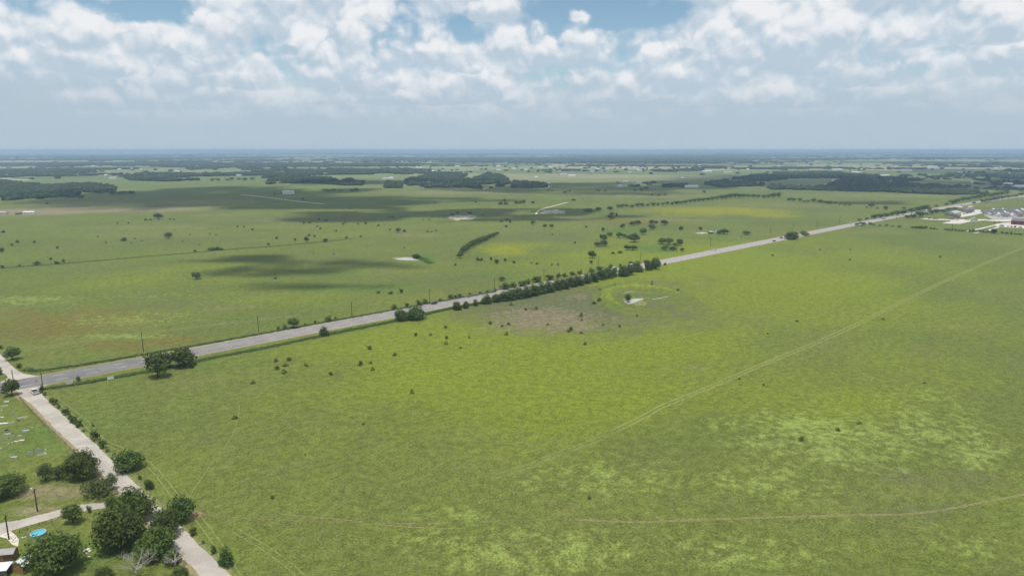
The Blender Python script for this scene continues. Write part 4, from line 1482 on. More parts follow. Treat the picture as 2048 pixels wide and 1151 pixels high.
# ------------------------------------------------------------------ woods
def blobs_mesh(name, X, Y, R, H, sub, seed):
    """many small crowns in one mesh"""
    r = np.random.default_rng(seed)
    v, f = ICO1 if sub == 1 else ICO2
    n, k = len(X), len(v)
    a = r.uniform(0, 6.28, n)
    jit = 1 + 0.55 * (r.random((n, k, 1)) - 0.5)
    V = v[None] * jit
    c, s = np.cos(a)[:, None], np.sin(a)[:, None]
    V = np.stack([V[..., 0] * c - V[..., 1] * s, V[..., 0] * s + V[..., 1] * c, V[..., 2]], -1)
    V[..., 0] = V[..., 0] * R[:, None] + X[:, None]
    V[..., 1] = V[..., 1] * R[:, None] + Y[:, None]
    z = relief(X, Y)
    V[..., 2] = (V[..., 2] * 0.62 + 0.42) * H[:, None] + z[:, None]
    F = f[None] + (np.arange(n) * k)[:, None, None]
    return np_mesh(name, V.reshape(-1, 3), F.reshape(-1, 3), [M['wood_far']])


def wood(px, spacing, hgt, dens, seed, label, sub=2, clear=0.0):
    clear += 0.06 if clear else 0.0
    hgt *= 0.78
    P = poly_px(px)
    xs, ys = [p.x for p in P], [p.y for p in P]
    area = (max(xs) - min(xs)) * (max(ys) - min(ys))
    n = int(area / spacing ** 2 * dens * 1.3)
    r = np.random.default_rng(seed)
    X, Y = r.uniform(min(xs), max(xs), n), r.uniform(min(ys), max(ys), n)
    ok = in_poly(X, Y, P)
    if clear:
        ok &= (fbm(X / 75, Y / 240, seed, 3) > clear)
    X, Y = X[ok], Y[ok]
    H = hgt * r.uniform(.35, 1.3, len(X))
    o = link('woodland', blobs_mesh('woodland', X, Y, spacing * r.uniform(.35, .85, len(X)), H, sub, seed))
    tag(o, label, 'woods', None, 'stuff')
    return len(X)


nb = 0
nb += wood('-60,362 0,362 45,367 100,372 135,370 180,369 232,375 226,384 200,386 160,384 148,397 90,400 0,401 -60,402', 9, 9, 1.0, 1, 'dark wood at the left edge of the far pasture', clear=.30)
nb += wood('535,369 560,366 600,367 640,367 690,371 722,371 727,366 700,360 640,356 560,357 540,362', 10, 10, 1.2, 2, 'dark belt of trees behind the shaded pasture', clear=.34)
nb += wood('520,356 560,346 640,344 700,352 640,355 560,357', 11, 9, .8, 3, 'upper belt of wood behind the dark one', 1, clear=.4)
nb += wood('815,372 812,360 850,352 900,350 1000,350 1018,360 1024,366 1000,374 965,378 930,375 850,376 835,370', 10, 10, 1.0, 4, 'broad dark wood in the middle distance', clear=.37)
nb += wood('772,376 775,366 802,368 803,376', 10, 10, 1.2, 5, 'small dark grove left of the broad wood')
nb += wood('1024,376 1026,364 1060,366 1092,370 1092,376 1060,376', 10, 9, 1.0, 6, 'grove at the right end of the broad wood')
nb += wood('1325,374 1400,368 1450,362 1500,353 1560,347 1640,345 1720,348 1780,354 1700,358 1600,356 1540,362 1520,372 1440,375', 11, 10, .9, 7, 'long dark wood rising to the right', clear=.40)
nb += wood('1536,379 1540,372 1640,376 1680,362 1720,356 1790,352 1850,350 1860,358 1800,366 1900,374 2000,384 2016,388 1900,390 1760,384 1640,381', 11, 9, .85, 8, 'large dark wood beyond the distant highway', clear=.41)
nb += wood('1830,372 1900,366 2048,360 2100,372 2100,384 2040,384 1950,377', 13, 7, .35, 9, 'scattered scrub at the far right', 1, clear=.42)
nb += wood('1840,358 1900,346 2048,340 2120,345 2120,358 1960,362', 14, 7, .35, 10, 'scattered trees on the far right slope', 1, clear=.45)
nb += wood('240,353 290,346 395,348 402,352 345,356 400,361 335,363 262,361', 11, 9, .9, 11, 'wood strip with farm buildings at the left', 1, clear=.36)
nb += wood('0,344 90,338 180,338 195,345 100,348 0,349', 12, 9, .9, 12, 'thin belt of trees at the far left', 1, clear=.36)
nb += wood('1180,372 1240,364 1310,366 1320,371 1250,374', 13, 8, .5, 13, 'loose trees around the far houses', 1, clear=.4)


def far_woods():
    r = np.random.default_rng(99)
    tot = 0
    for (d0, d1, sp, hg, thr, seed) in ((2900, 4300, 14, 7.5, .60, 21), (4300, 6500, 19, 7.5, .585, 22), (6500, 10500, 34, 8, .57, 23), (10500, 19000, 70, 10, .56, 24), (19000, 45000, 190, 14, .54, 25)):
        th = math.radians(41)
        area = (d1 ** 2 - d0 ** 2) * th
        n = int(min(area / sp ** 2 * 1.2, 60000))
        rr = np.sqrt(r.uniform(d0 ** 2, d1 ** 2, n))
        aa = r.uniform(-th, th, n)
        X, Y = rr * np.sin(aa), rr * np.cos(aa)
        L = max(420.0, (d0 + d1) / 2 * 0.11)
        m1 = fbm(X / (L * 1.9) + 4.2, Y / (L * 1.5) - 1.3, seed, 3) + 0.35 * (fbm(X / 90.0, Y / 130.0, seed + 9, 2) - 0.5)
        keep = m1 > thr - 0.01 + r.normal(0, .015, n)
        # a few single trees in the open
        keep |= r.random(n) < 0.005
        X, Y = X[keep], Y[keep]
        k = len(X)
        o = link('woodland', blobs_mesh('woodland', X, Y, sp * r.uniform(.5, .85, k) * (1.0 if sp < 40 else 1.15), hg * r.uniform(.7, 1.15, k), 1, seed))
        tag(o, 'bluish far-off woods toward the horizon', 'woods', None, 'stuff')
        tot += k
    return tot


nb += far_woods()
print('wood crowns', nb)


# ------------------------------------------------------------------ buildings
def house_parts(W, D, H, R, wallm, roofm, windows=True, door=True, over=0.4):
    """meshes of a gabled building: ridge along x, front towards -y"""
    parts = []
    b = MB()
    b.prism([(-D / 2, 0), (D / 2, 0), (D / 2, H), (0, H + R), (-D / 2, H)], 'x', -W / 2, W / 2)
    parts.append(('wall', b.mesh('wall', M[wallm]), []))
    r_ = MB()
    t = 0.16
    e = over
    sl = R / (D / 2)
    r_.prism([(-D / 2 - e, H - e * sl + .02), (0, H + R + .02), (D / 2 + e, H - e * sl + .02), (D / 2 + e, H - e * sl + t + .02), (0, H + R + t + .02), (-D / 2 - e, H - e * sl + t + .02)], 'x', -W / 2 - e, W / 2 + e)
    parts.append(('roof', r_.mesh('roof', M[roofm]), []))
    if door:
        d = MB()
        d.box(-.5, .5, -D / 2 - .05, -D / 2 + .02, 0, 2.05)
        parts.append(('door', d.mesh('door', M['plank_dark']), []))
    if windows:
        for x in (-W * .3, W * .3):
            for s in (-1, 1):
                w = MB()
                y = s * (D / 2 + .03)
                w.box(x - .6, x + .6, y - .04, y + .04, H * .4, H * .4 + 1.1)
                parts.append(('window', w.mesh('window', M['glass']), []))
    return parts


def place(name, parts, loc, rz, label, cat, group=None):
    o = empty(name, loc, rz)
    for nm, me, subs in parts:
        c = link(nm, me, o)
        for n2, m2 in subs:
            link(n2, m2, c)
    tag(o, label, cat, group)
    return o


HOUSE = {}


def house(px, py, W, D, H, R, rz, wallm, roofm, label, group=None, name='house', cat='house', windows=True):
    key = (round(W, 1), round(D, 1), H, R, wallm, roofm, windows)
    if key not in HOUSE:
        HOUSE[key] = house_parts(W, D, H, R, wallm, roofm, windows)
    p = at(px, py)
    p.z = gz(p.x, p.y)
    return place(name, HOUSE[key], p, rz, label, cat, group)


HD = math.atan2(hwy(900).y - hwy(600).y, 300.0)      # the highway's direction at the town
rt = random.Random(12)
town = []
for row, (yy, x0) in enumerate(((422.6, 1985), (425.2, 1974), (428.0, 1972), (431.0, 1976), (434.2, 1992))):
    xx = x0
    while xx < 2050:
        town.append((xx, yy + rt.uniform(-.35, .35)))
        xx += rt.uniform(8.2, 10.5)
for i, (x, y) in enumerate(sorted(town)):
    house(x, y, 9.0, 7.0, 2.7, 2.2, HD + (0 if i % 3 else math.pi / 2), ('offwhite', 'white', 'white')[i % 3], ('roof_grey', 'roof_brown', 'roof_metal', 'roof_brown', 'roof_grey', 'roof_white')[i % 6],
          '%s house from the left in the dense cluster at the town edge' % nth(i), 'houses of the town cluster')
house(1906, 430, 34, 13, 4.2, 2.4, HD, 'offwhite', 'roof_metal', 'long pale metal-roofed storage building at the town', None, 'storage_building', 'building')
house(1897, 432, 12, 8, 3.4, 1.8, HD, 'tan', 'roof_grey', 'dark low office in front of the storage building', None, 'office', 'building')
house(1912, 436, 9, 8, 3.2, 2.2, HD, 'tan', 'roof_brown', 'brown hip-roofed building by the concrete yard')
house(1930, 423, 40, 16, 4.0, 1.8, HD, 'tan', 'roof_grey', 'long grey-roofed shed behind the storage yard', None, 'shed', 'shed')
house(1948, 443, 10, 8, 3.4, 2.4, HD + .3, 'offwhite', 'roof_metal', 'small pale house beside the white concrete yard')
house(2046, 449, 24, 18, 5.2, 3.2, HD + 1.57, 'red', 'roof_grey', 'maroon building with a grey roof at the right edge', None, 'building', 'building')
house(577, 388, 24, 14, 5.0, 3.4, .1, 'white', 'roof_metal', 'white farmhouse alone in the shaded far pasture')
house(570, 388, 9, 8, 3.4, 2.4, .1, 'white', 'roof_grey', 'small white wing left of the lone farmhouse')
house(1383, 375, 34, 14, 5.0, 1.6, .05, 'white', 'roof_white', 'long white building at the edge of the right wood', None, 'barn', 'barn')
house(60, 428, 17, 9, 3.4, 1.2, .03, 'white', 'roof_white', 'long low white barn at the far left', None, 'barn', 'barn')
house(4, 428.5, 16, 9, 3.2, 1.2, .03, 'offwhite', 'roof_metal', 'pale shed cut by the left edge, beside a tree', None, 'shed', 'shed')
house(37, 429, 7, 6, 2.6, 1.2, .3, 'tan', 'roof_grey', 'small dark shed between the two left barns', None, 'shed', 'shed')
far_b = rows('478,352,9 227,358,14 213,352,8 239,340,6 282,340,5 354,313.5,6 253,315,7 405,318,4 531,314,4 595,316,4 97,332,5 186,333,8 22,364,6 154,386,10 14,352,6 106,350,5 '
             '773,359,16 783,358,9 996,333,9 1127,350,12 1143,353,14 1178,349,12 1278,367,10 1250,366,10 1240,374,9 1307,346,12 1378,337,9 1365,358,6 1028,339,8 866,344,5 859,368,6 1073,356,5 1098,369,6 '
             '927,310,12 837,315,5 787,313,7 1091,312,8 1247,314,5 1656,373,17 1668,362,8 1712,347,20 1811,342,22 1673,341,20 1746,338,9 1767,353,20 1864,335,18 2016,370,14 2037,375,22 1808,318,11 '
             '1545,315.5,7 1572,314,5 1413,345,20 1495,340,6 1433,369,8 1495,371,12 1943,367,4 1984,309,12 1455,346,18')
for i, (x, y, w) in enumerate(sorted(far_b)):
    W = w * mpp(at(x, y))
    red = (x, y) in ((1307, 346), (1178, 349))
    house(x, y, W, min(W * .6, 22), 4.5 if W < 40 else 7.0, 2.2, random.uniform(-.25, .25), 'white' if i % 3 else 'offwhite', 'roof_brown' if red else ('roof_white', 'roof_metal', 'roof_white')[i % 3],
          '%s pale building from the left among the far fields and woods' % nth(i), 'pale farm buildings in the distance', 'building', 'building', windows=W < 30)
# speck-like roofs
r = random.Random(4)
for i in range(96):
    if i < 22:
        x, y, W = r.uniform(1040, 1300), r.uniform(335, 344), 15
    elif i < 56:
        x, y, W = r.uniform(780, 1420), r.uniform(314, 336), r.uniform(14, 34)
    else:
        x, y, W = r.uniform(30, 2020), r.uniform(313, 352), r.uniform(14, 30)
    W = round(W / 8) * 8
    house(x, y, W, 10, 4, 2, r.uniform(-.5, .5), 'white', ('roof_white', 'roof_metal', 'roof_white', 'roof_grey')[i % 4], 'tiny pale roof among the far trees', 'tiny pale roofs among the far trees', 'house', 'house', windows=False)


def sheet(name, px, m, z, label):
    P = poly_px(px)
    mb = MB()
    mb.add([(p.x, p.y, z) for p in P], [list(range(len(P)))])
    tag(mb.build(name, M[m]), label, None, None, 'structure')


sheet('concrete_yard', '1884,446.5 1920,447.5 1936,444 1954,442 1975,440 1972,438 1931,438.5 1911,438', 'concrete', .05, 'white concrete yard at the near corner of the town')
sheet('concrete_yard', '1840,437.5 1860,439.2 1905,441 1905,438.8 1870,437.2 1858,435.5', 'concrete', .055, 'pale parking strip beside the distant highway')
sheet('concrete_yard', '1924,434 1948,430 1972,424.5 1966,423.6 1940,428.5 1918,433', 'concrete', .05, 'pale street between the storage yard and the houses')
sheet('concrete_yard', '1990,452 2020,455 2070,457.5 2070,449 2040,443.5 2000,446 1988,449', 'concrete', .05, 'wide white parking lot by the maroon building')
sheet('concrete_yard', '1934,462.8 1962,458 1992,450.6 1986,450 1958,456.5 1926,462', 'concrete', .05, 'narrow pale street leading to the hedge')
sheet('concrete_yard', '1952,466 1975,462.5 2000,454 1996,453 1970,461 1944,466', 'concrete', .05, 'second narrow pale street leading to the hedge')
sheet('concrete_yard', '1922,433 1960,425 1962,419.5 1940,419 1922,422', 'concrete', .045, 'storage yard behind the metal-roofed building')
sheet('concrete_yard', '1908,415 1925,414.5 1925,412.5 1914,412.5', 'concrete', .05, 'small pale lot beside the distant highway')
sheet('concrete_yard', '1934,414.5 1948,413 1946,411.5 1938,412', 'concrete', .05, 'small pale pad in the field beyond the town')
sheet('town_ground', '1970,421 2090,420 2090,438 1985,438 1968,430', 'gravel', .04, 'tan streets and yards under the house cluster')
sheet('concrete_yard', '1970,439.5 2046,437.8 2060,442 2010,443 1975,441.5', 'concrete', .052, 'pale street in front of the house cluster')


# ------------------------------------------------------------------ sheds, pool, yard
def near_sheds():
    # barn shed with a white metal roof
    W, L, H, R = 3.2, 6.4, 2.3, 1.0
    p = at(37, 1146)
    o = empty('barn_shed', p, math.radians(-14))
    tag(o, 'wooden barn shed with a white metal roof under the huge tree', 'shed')
    b = MB()
    b.prism([(-W / 2, 0), (W / 2, 0), (W / 2, H), (0, H + R), (-W / 2, H)], 'y', 0, L)
    wall = b.build('wall', M['plank_dark'], o)
    k = 12
    for i in range(k):                       # front boards, each proud of the wall
        x0, x1 = -W / 2 + W * i / k + .012, -W / 2 + W * (i + 1) / k - .012
        zt = H + R * (1 - abs((x0 + x1) / 2) / (W / 2)) - 0.08
        q = MB()
        q.box(x0, x1, -.03, -.003, .03, zt)
        q.build('plank', M['plank'], o)
    q = MB()
    q.box(-W / 2, W / 2, -.055, -.031, H - .07, H + .05)
    q.build('trim_board', M['plank_dark'], o)
    for x0, x1 in ((-.72, -.02), (.02, .72)):
        d = MB()
        d.box(x0, x1, -.07, -.032, .06, 2.0)
        dd = d.build('door', M['plank'], o)
        h_ = MB()
        h_.box(x1 - .12 if x0 < 0 else x0 + .06, x1 - .06 if x0 < 0 else x0 + .12, -.10, -.07, 1.0, 1.2)
        h_.build('handle', M['dark'], dd)
    for y in (1.3, 3.6):
        w_ = MB()
        w_.box(W / 2 + .003, W / 2 + .05, y - .35, y + .35, 1.1, 1.75)
        f_ = w_.build('window', M['white'], o)
        g_ = MB()
        g_.box(W / 2 + .052, W / 2 + .062, y - .28, y + .28, 1.17, 1.68)
        g_.build('pane', M['glass'], f_)
    for s in (-1, 1):                       # roof sheets with standing ribs
        rf = MB()
        e = .25
        sl = R / (W / 2)
        rf.add([(s * (W / 2 + e), -e, H - e * sl + .04), (s * (W / 2 + e), L + e, H - e * sl + .04), (s * .004, L + e, H + R + .04), (s * .004, -e, H + R + .04),
                (s * (W / 2 + e), -e, H - e * sl + .09), (s * (W / 2 + e), L + e, H - e * sl + .09), (s * .004, L + e, H + R + .09), (s * .004, -e, H + R + .09)],
               [[0, 1, 2, 3], [7, 6, 5, 4], [0, 4, 5, 1], [2, 6, 7, 3], [0, 3, 7, 4], [1, 5, 6, 2]])
        ro = rf.build('roof', M['roof_white'], o)
        for i in range(15):
            y = -e + .1 + i * (L + 2 * e - .2) / 14
            rb = MB()
            rb.tube([(s * (W / 2 + e), y, H - e * sl + .10), (s * .02, y, H + R + .10)], .022, 4)
            rb.build('roof_rib', M['roof_white'], ro)
    # grey-roofed wooden shed behind
    p = at(17, 1116)
    o = empty('wooden_shed', p, math.radians(11))
    tag(o, 'small brown wooden shed with a grey roof at the left edge', 'shed')
    b = MB()
    b.prism([(-1.3, 0), (1.3, 0), (1.3, 2.0), (0, 2.7), (-1.3, 2.0)], 'x', -1.8, 1.8)
    b.build('wall', M['plank_dark'], o)
    for i in range(14):
        q = MB()
        q.box(-1.8 + i * 3.6 / 14 + .01, -1.8 + (i + 1) * 3.6 / 14 - .01, -1.335, -1.303, .03, 1.86)
        q.build('plank', M['plank_dark'], o)
    for s in (-1, 1):
        rf = MB()
        rf.add([(-2.0, s * 1.55, 1.92), (2.0, s * 1.55, 1.92), (2.0, s * .003, 2.74), (-2.0, s * .003, 2.74), (-2.0, s * 1.55, 1.99), (2.0, s * 1.55, 1.99), (2.0, s * .003, 2.81), (-2.0, s * .003, 2.81)],
               [[0, 1, 2, 3], [7, 6, 5, 4], [0, 4, 5, 1], [2, 6, 7, 3], [0, 3, 7, 4], [1, 5, 6, 2]])
        rf.build('roof', M['roof_old'], o)
    d = MB()
    d.box(-1.2, -.4, -1.39, -1.337, .05, 1.8)
    d.build('door', M['plank'], o)
    # open lean-to with a low white roof
    p = at(-2, 1148)
    o = empty('lean_to', p, math.radians(9))
    tag(o, 'low lean-to with a white roof and slatted front at the left edge', 'shed')
    for x in (-2.6, -.9, .8, 2.4):
        for y in (-1.2, 1.2):
            q = MB()
            q.box(x - .06, x + .06, y - .06, y + .06, 0, 1.75 if y < 0 else 2.2)
            q.build('post', M['plank_dark'], o)
    rf = MB()
    rf.add([(-2.8, -1.5, 1.74), (2.6, -1.5, 1.74), (2.6, 1.5, 2.28), (-2.8, 1.5, 2.28), (-2.8, -1.5, 1.80), (2.6, -1.5, 1.80), (2.6, 1.5, 2.34), (-2.8, 1.5, 2.34)],
           [[0, 3, 2, 1], [4, 5, 6, 7], [0, 1, 5, 4], [2, 3, 7, 6], [1, 2, 6, 5], [0, 4, 7, 3]])
    rf.build('roof', M['roof_white'], o)
    for z in (.15, .55, .95, 1.35):
        q = MB()
        q.box(-2.6, 2.4, -1.30, -1.262, z, z + .2)
        q.build('slat', M['metal'], o)
    bk = MB()
    bk.box(-2.6, 2.4, 1.262, 1.30, .05, 2.15)
    bk.build('back_wall', M['plank_dark'], o)


near_sheds()


def pool():
    p = at(77, 1070)
    o = empty('swimming_pool', p)
    tag(o, 'round bright blue above-ground pool half hidden by the huge tree', 'pool')
    n, R, H = 40, 1.75, 0.85
    m = MB()
    vs, fs = [], []
    for k in range(n):
        a = 2 * math.pi * k / n
        for r_, z in ((R, 0), (R, H), (R - .07, H), (R - .07, .1)):
            vs.append((r_ * math.cos(a), r_ * math.sin(a), z))
    for k in range(n):
        a, b = 4 * k, 4 * ((k + 1) % n)
        for q in range(3):
            fs.append([a + q, b + q, b + q + 1, a + q + 1])
    m.add(vs, fs)
    m.build('pool_wall', M['pool_liner'], o)
    w = MB()
    w.add([((R - .08) * math.cos(2 * math.pi * k / n), (R - .08) * math.sin(2 * math.pi * k / n), H - .14) for k in range(n)], [list(range(n))])
    w.build('water', M['pool_water'], o)
    t = MB()
    ring = [(R * math.cos(2 * math.pi * k / n), R * math.sin(2 * math.pi * k / n), H + .03) for k in range(n + 1)]
    t.tube(ring, .05, 6, False)
    t.build('rim', M['white'], o)
    for k in range(10):
        a = 2 * math.pi * k / 10
        q = MB()
        q.tube([((R + .05) * math.cos(a), (R + .05) * math.sin(a), 0), ((R + .05) * math.cos(a), (R + .05) * math.sin(a), H)], .03, 5)
        q.build('upright', M['white'], o)


pool()


def rock(px, py, s, label, m='pale_stone', group=None, seed=0):
    v, f = ICO2
    r = np.random.default_rng(seed)
    V = v * (1 + .35 * (r.random((len(v), 1)) - .5)) * np.array([s, s * .7, s * .35]) + np.array([0, 0, s * .15])
    o = link('rock', np_mesh('rock', V, f, [M[m]]), None, at(px, py))
    o.rotation_euler = (0, 0, seed)
    tag(o, label, 'rock', group)


for i, (x, y, s) in enumerate(rows('171,1101,.55 175,1099,.8 180,1101,.5 172,1106,.4 178,1112,.3')):
    rock(x, y, s, '%s pale rock from the left in the heap on the lawn' % nth(i), group='pale rocks on the lawn', seed=i + 3)
for i, (x, y, s) in enumerate(rows('22,1071,.5 27,1076,.6 31,1072,.45 34,1079,.5 29,1082,.55 24,1080,.5 45,1074,.3 51,1073,.3 62,977,.5 90,1070,.3')):
    rock(x, y, s, '%s pale rock from the left around the stony yard' % nth(i), group='pale rocks by the stony yard', seed=i + 13)


def wheel_meshes(r_=.36, w=.24):
    t = MB()
    t.cyl((0, 0, 0), 'y', r_, w, 18)
    m = MB()
    m.cyl((0, 0, 0), 'y', r_ * .58, w + .02, 12)
    return t.mesh('tyre', M['tyre']), m.mesh('rim', M['metal'])


WHEEL = wheel_meshes()
VEH = {}


def vehicle_meshes(kind, paint):
    """meshes of a vehicle heading +x"""
    out = []
    if kind == 'car':
        prof, cab = [(-2.25, .32), (2.25, .32), (2.28, .62), (2.1, .80), (1.0, .92), (-2.15, .95), (-2.28, .7)], [(-1.95, .94), (.95, .92), (.25, 1.42), (-1.2, 1.44)]
    elif kind == 'van':
        prof, cab = [(-2.6, .35), (2.6, .35), (2.65, .8), (2.2, 1.15), (-2.6, 1.2)], [(-2.58, 1.19), (2.1, 1.15), (1.4, 2.0), (-2.5, 2.05)]
    else:
        prof, cab = [(-2.8, .42), (2.8, .42), (2.85, .85), (2.7, 1.08), (1.15, 1.12), (-.75, 1.10), (-.75, .72), (-2.7, .72), (-2.8, .72)], [(-.72, 1.09), (1.35, 1.11), (.65, 1.78), (-.5, 1.82)]
    hw = .92 if kind != 'truck' else .99
    b = MB()
    b.prism(prof, 'y', -hw, hw)
    out.append(('body', b.mesh('body', M[paint]), []))
    g = MB()
    cw0, cw1 = hw - .05, hw - .22
    vs = []
    for s in (-1, 1):
        for i, (x, z) in enumerate(cab):
            vs.append((x, s * (cw0 if i < 2 else cw1), z))
    g.add(vs, [[0, 1, 2, 3], [7, 6, 5, 4], [0, 4, 5, 1], [1, 5, 6, 2], [2, 6, 7, 3], [3, 7, 4, 0]])
    out.append(('cabin_glass', g.mesh('cabin_glass', M['glass']), []))
    r_ = MB()
    x0, x1, zt = cab[3][0] - .08, cab[2][0] + .08, cab[2][1]
    r_.box(x0, x1, -cw1 - .03, cw1 + .03, zt + .012, zt + .075)
    for s in (-1, 1):
        for i, j in ((0, 3), (1, 2)):
            a, c = Vector((cab[i][0], s * (cw0 + .01), cab[i][1])), Vector((cab[j][0], s * (cw1 + .01), cab[j][1]))
            r_.tube([a, c], .05, 4)
    out.append(('roof', r_.mesh('roof', M[paint]), []))
    if kind == 'truck':
        for s in (-1, 1):
            q = MB()
            q.box(-2.78, -.76, s * .99 - (.10 if s > 0 else 0), s * .99 + (.10 if s < 0 else 0), .722, 1.12)
            out.append(('bed_side', q.mesh('bed_side', M[paint]), []))
        q = MB()
        q.box(-2.80, -2.70, -.88, .88, .722, 1.12)
        out.append(('tailgate', q.mesh('tailgate', M[paint]), []))
        q = MB()
        q.box(-2.69, -.77, -.88, .88, .722, .75)
        out.append(('bed_liner', q.mesh('bed_liner', M['dark']), []))
    xe = prof[1][0]
    for s in (-1, 1):
        q = MB()
        q.box(xe + .0, xe + .07, s * .62 - .18, s * .62 + .18, .66, .80)
        out.append(('headlight', q.mesh('headlight', M['lamp_clear']), []))
        q = MB()
        q.box(-xe - .08, -xe - .0, s * .72 - .12, s * .72 + .12, .62, .82)
        out.append(('tail_light', q.mesh('tail_light', M['lamp_red']), []))
    q = MB()
    q.box(xe - .02, xe + .12, -hw + .06, hw - .06, .36, .54)
    out.append(('bumper', q.mesh('bumper', M['dark']), []))
    return out


def vehicle(kind, paint, loc, rz, label, group=None, name='car', cat='car'):
    if (kind, paint) not in VEH:
        VEH[(kind, paint)] = vehicle_meshes(kind, paint)
    o = place(name, VEH[(kind, paint)], loc, rz, label, cat, group)
    ax = 1.4 if kind == 'car' else 1.75
    for x in (-ax, ax):
        for y in (-.82, .82):
            w = empty('wheel', (x, y, .36))
            w.parent = o
            link('tyre', WHEEL[0], w)
            link('rim', WHEEL[1], w)
    return o


a, b = at(69, 786), at(45, 764)
vehicle('truck', 'car_white', (a.x, a.y, .045), math.atan2(b.y - a.y, b.x - a.x), 'white pickup truck on the county road near the junction', None, 'pickup_truck', 'truck')
for (px, off, back, kind, paint, lab, nm) in (
        (1437, 5.5, True, 'truck', 'car_white', 'pale work truck on the far lane of the highway past the oaks', 'pickup_truck'),
        (1542, -5.5, False, 'car', 'car_dark', 'black car on the near lane just before the large dark bush', 'car'),
        (1602, 5.5, True, 'van', 'car_white', 'white van on the far lane behind the ragged bush', 'van'),
        (1564, 1.9, True, 'car', 'car_dark', 'dark car in the inner far lane left of the large bush', 'car'),
        (1706, 5.5, True, 'van', 'car_white', 'white van farther along the distant highway', 'van'),
        (1766, -1.9, False, 'car', 'car_dark', 'dark car on the distant highway among roadside trees', 'car'),
        (1913, -5.5, False, 'car', 'car_dark', 'dark car farthest along the highway near the town', 'car'),
        (1243, 5.5, True, 'van', 'car_white', 'left white van seen through the hedgerow gap', 'van'),
        (1269, 5.5, True, 'van', 'car_white', 'right white van seen over the hedgerow', 'van'),
        (874, 5.5, True, 'car', 'car_dark', 'dark car on the highway near the big round bush', 'car')):
    p, d, s = hw_at(px)
    vehicle(kind, paint, (p.x + s.x * off, p.y + s.y * off, .06), math.atan2(d.y, d.x) + (math.pi if back else 0), lab, None, nm, nm.replace('_', ' '))
pk = rows('1858,437.2 1863,437.6 1866,437.8 1869,438 1875,438 1902,438.8 1914,440.2 1932,438.6 1936,440 1897,442.8 1950,439 1990,445.5 1999,445.5 2003,452.6 2016,453.6 2023,454 2030,454.6 2040,455.4 1928,428 1933,427 1938,426 1943,425 1948,424 1935,423 1941,422 1947,421')
for i, (x, y) in enumerate(sorted(pk)):
    p = at(x, y)
    p.z = .055
    vehicle('car' if i % 3 else 'van', ('car_dark', 'car_silver', 'car_white', 'car_dark', 'car_red')[i % 5], p, HD + random.choice((0, math.pi / 2)),
            '%s parked vehicle from the left in the town yards' % nth(i), 'vehicles parked in the town')


# ------------------------------------------------------------------ utility poles and wires
def pole(px, py, h, label, rz, group=None, wires=True):
    p = at(px, py)
    k = mpp(p)
    a = math.atan2(CAM_H, math.hypot(p.x, p.y))
    H = max(7.0, min(13.5, h * k / math.cos(a)))
    o = empty('utility_pole', p, rz)
    m = MB()
    m.tube([(0, 0, -.2), (0, 0, H * .5), (0, 0, H)], [.19, .16, .12], 8)
    m.build('shaft', M['pole'], o)
    c = MB()
    c.box(-.06, .06, -1.2, 1.2, H - .75, H - .60)
    arm = c.build('crossarm', M['pole'], o)
    tips = []
    for y in (-1.1, 0, 1.1):
        z0 = H - .6 if y else H
        q = MB()
        q.tube([(0, y, z0), (0, y, z0 + .10), (0, y, z0 + .2)], [.05, .07, .03], 6)
        q.build('insulator', M['stone'], arm)
        tips.append(Matrix.Rotation(rz, 3, 'Z') @ Vector((0, y, z0 + .2)) + p)
    tag(o, label, 'pole', group)
    return tips


HA = math.atan2(hwy(100).y - hwy(0).y, 100.0)
tips = []
line = rows('287,703,38 517,663,32 704,633,31 859,606,29 989,581,26 1088,560,21 1197,534,22 1281,523,19 1354,506,18 1421,494,20 1483,479,16 1540,466,13 1586,460,14 1634,454,14 1679,446,15')
for i, (x, y, h) in enumerate(line):
    tips.append(pole(x, y, h, '%s utility pole from the left along the far side of the highway' % nth(i), HA, 'utility poles along the highway'))
for i, (x, y, h) in enumerate(rows('1461,471,9 1731,444,10 1770,445,11 1793,439,10 1904,459,11')):
    pole(x, y, h, '%s of the separate far utility poles from the left' % nth(i), HA + .4, 'separate far utility poles')
pole(28, 770, 19, 'utility pole behind the round tree at the highway junction', HA)
pole(86, 776, 24, 'utility pole at the pasture corner of the junction', HA)
pole(75, 1022, 44, 'utility pole on the dry grass above the driveway', .3)
pole(18, 1078, 39, 'utility pole beside the stony yard and sheds', .3)
pw = empty('power_line', (tips[0][0].x, tips[0][0].y, 0))
tag(pw, 'thin overhead wires strung along the highway poles', 'wire')
first = [t + (t0 - t1) for t, t0, t1 in zip(tips[0], tips[0], tips[1])]
seq = [first] + tips
for w_ in range(3):
    mb = MB()
    for A, B in zip(seq, seq[1:]):
        a, b = A[w_], B[w_]
        pts = []
        for k in range(9):
            t = k / 8
            q = a.lerp(b, t) - Vector((0, 0, 1.1 * 4 * t * (1 - t)))
            pts.append(q - pw.location)
        mb.tube(pts, .014, 4, False)
    mb.build('wire', M['metal'], pw)


# ------------------------------------------------------------------ fences, signs
def fence(px, step, H, label, post='metal', rails=3, wire=.008, name='fence', z=.0, r=.05):
    P = poly_px(px)
    base = P[0].copy()
    o = empty(name, base)
    tag(o, label, 'fence')
    pm = MB()
    pm.tube([(0, 0, -.1), (0, 0, H)], r, 6)
    me = pm.mesh('post', M[post])
    pts = along(P, step)
    for p, d in pts[:280]:
        c = link('post', me, o)
        c.location = p - base + Vector((0, 0, 0))
    for k in range(rails):
        zz = H * (k + .75) / (rails + .0)
        m = MB()
        m.tube([p - base + Vector((0, 0, min(zz, H - .03))) for p, d in pts], wire, 4, False)
        m.build('rail' if wire > .02 else 'wire', M[post], o)


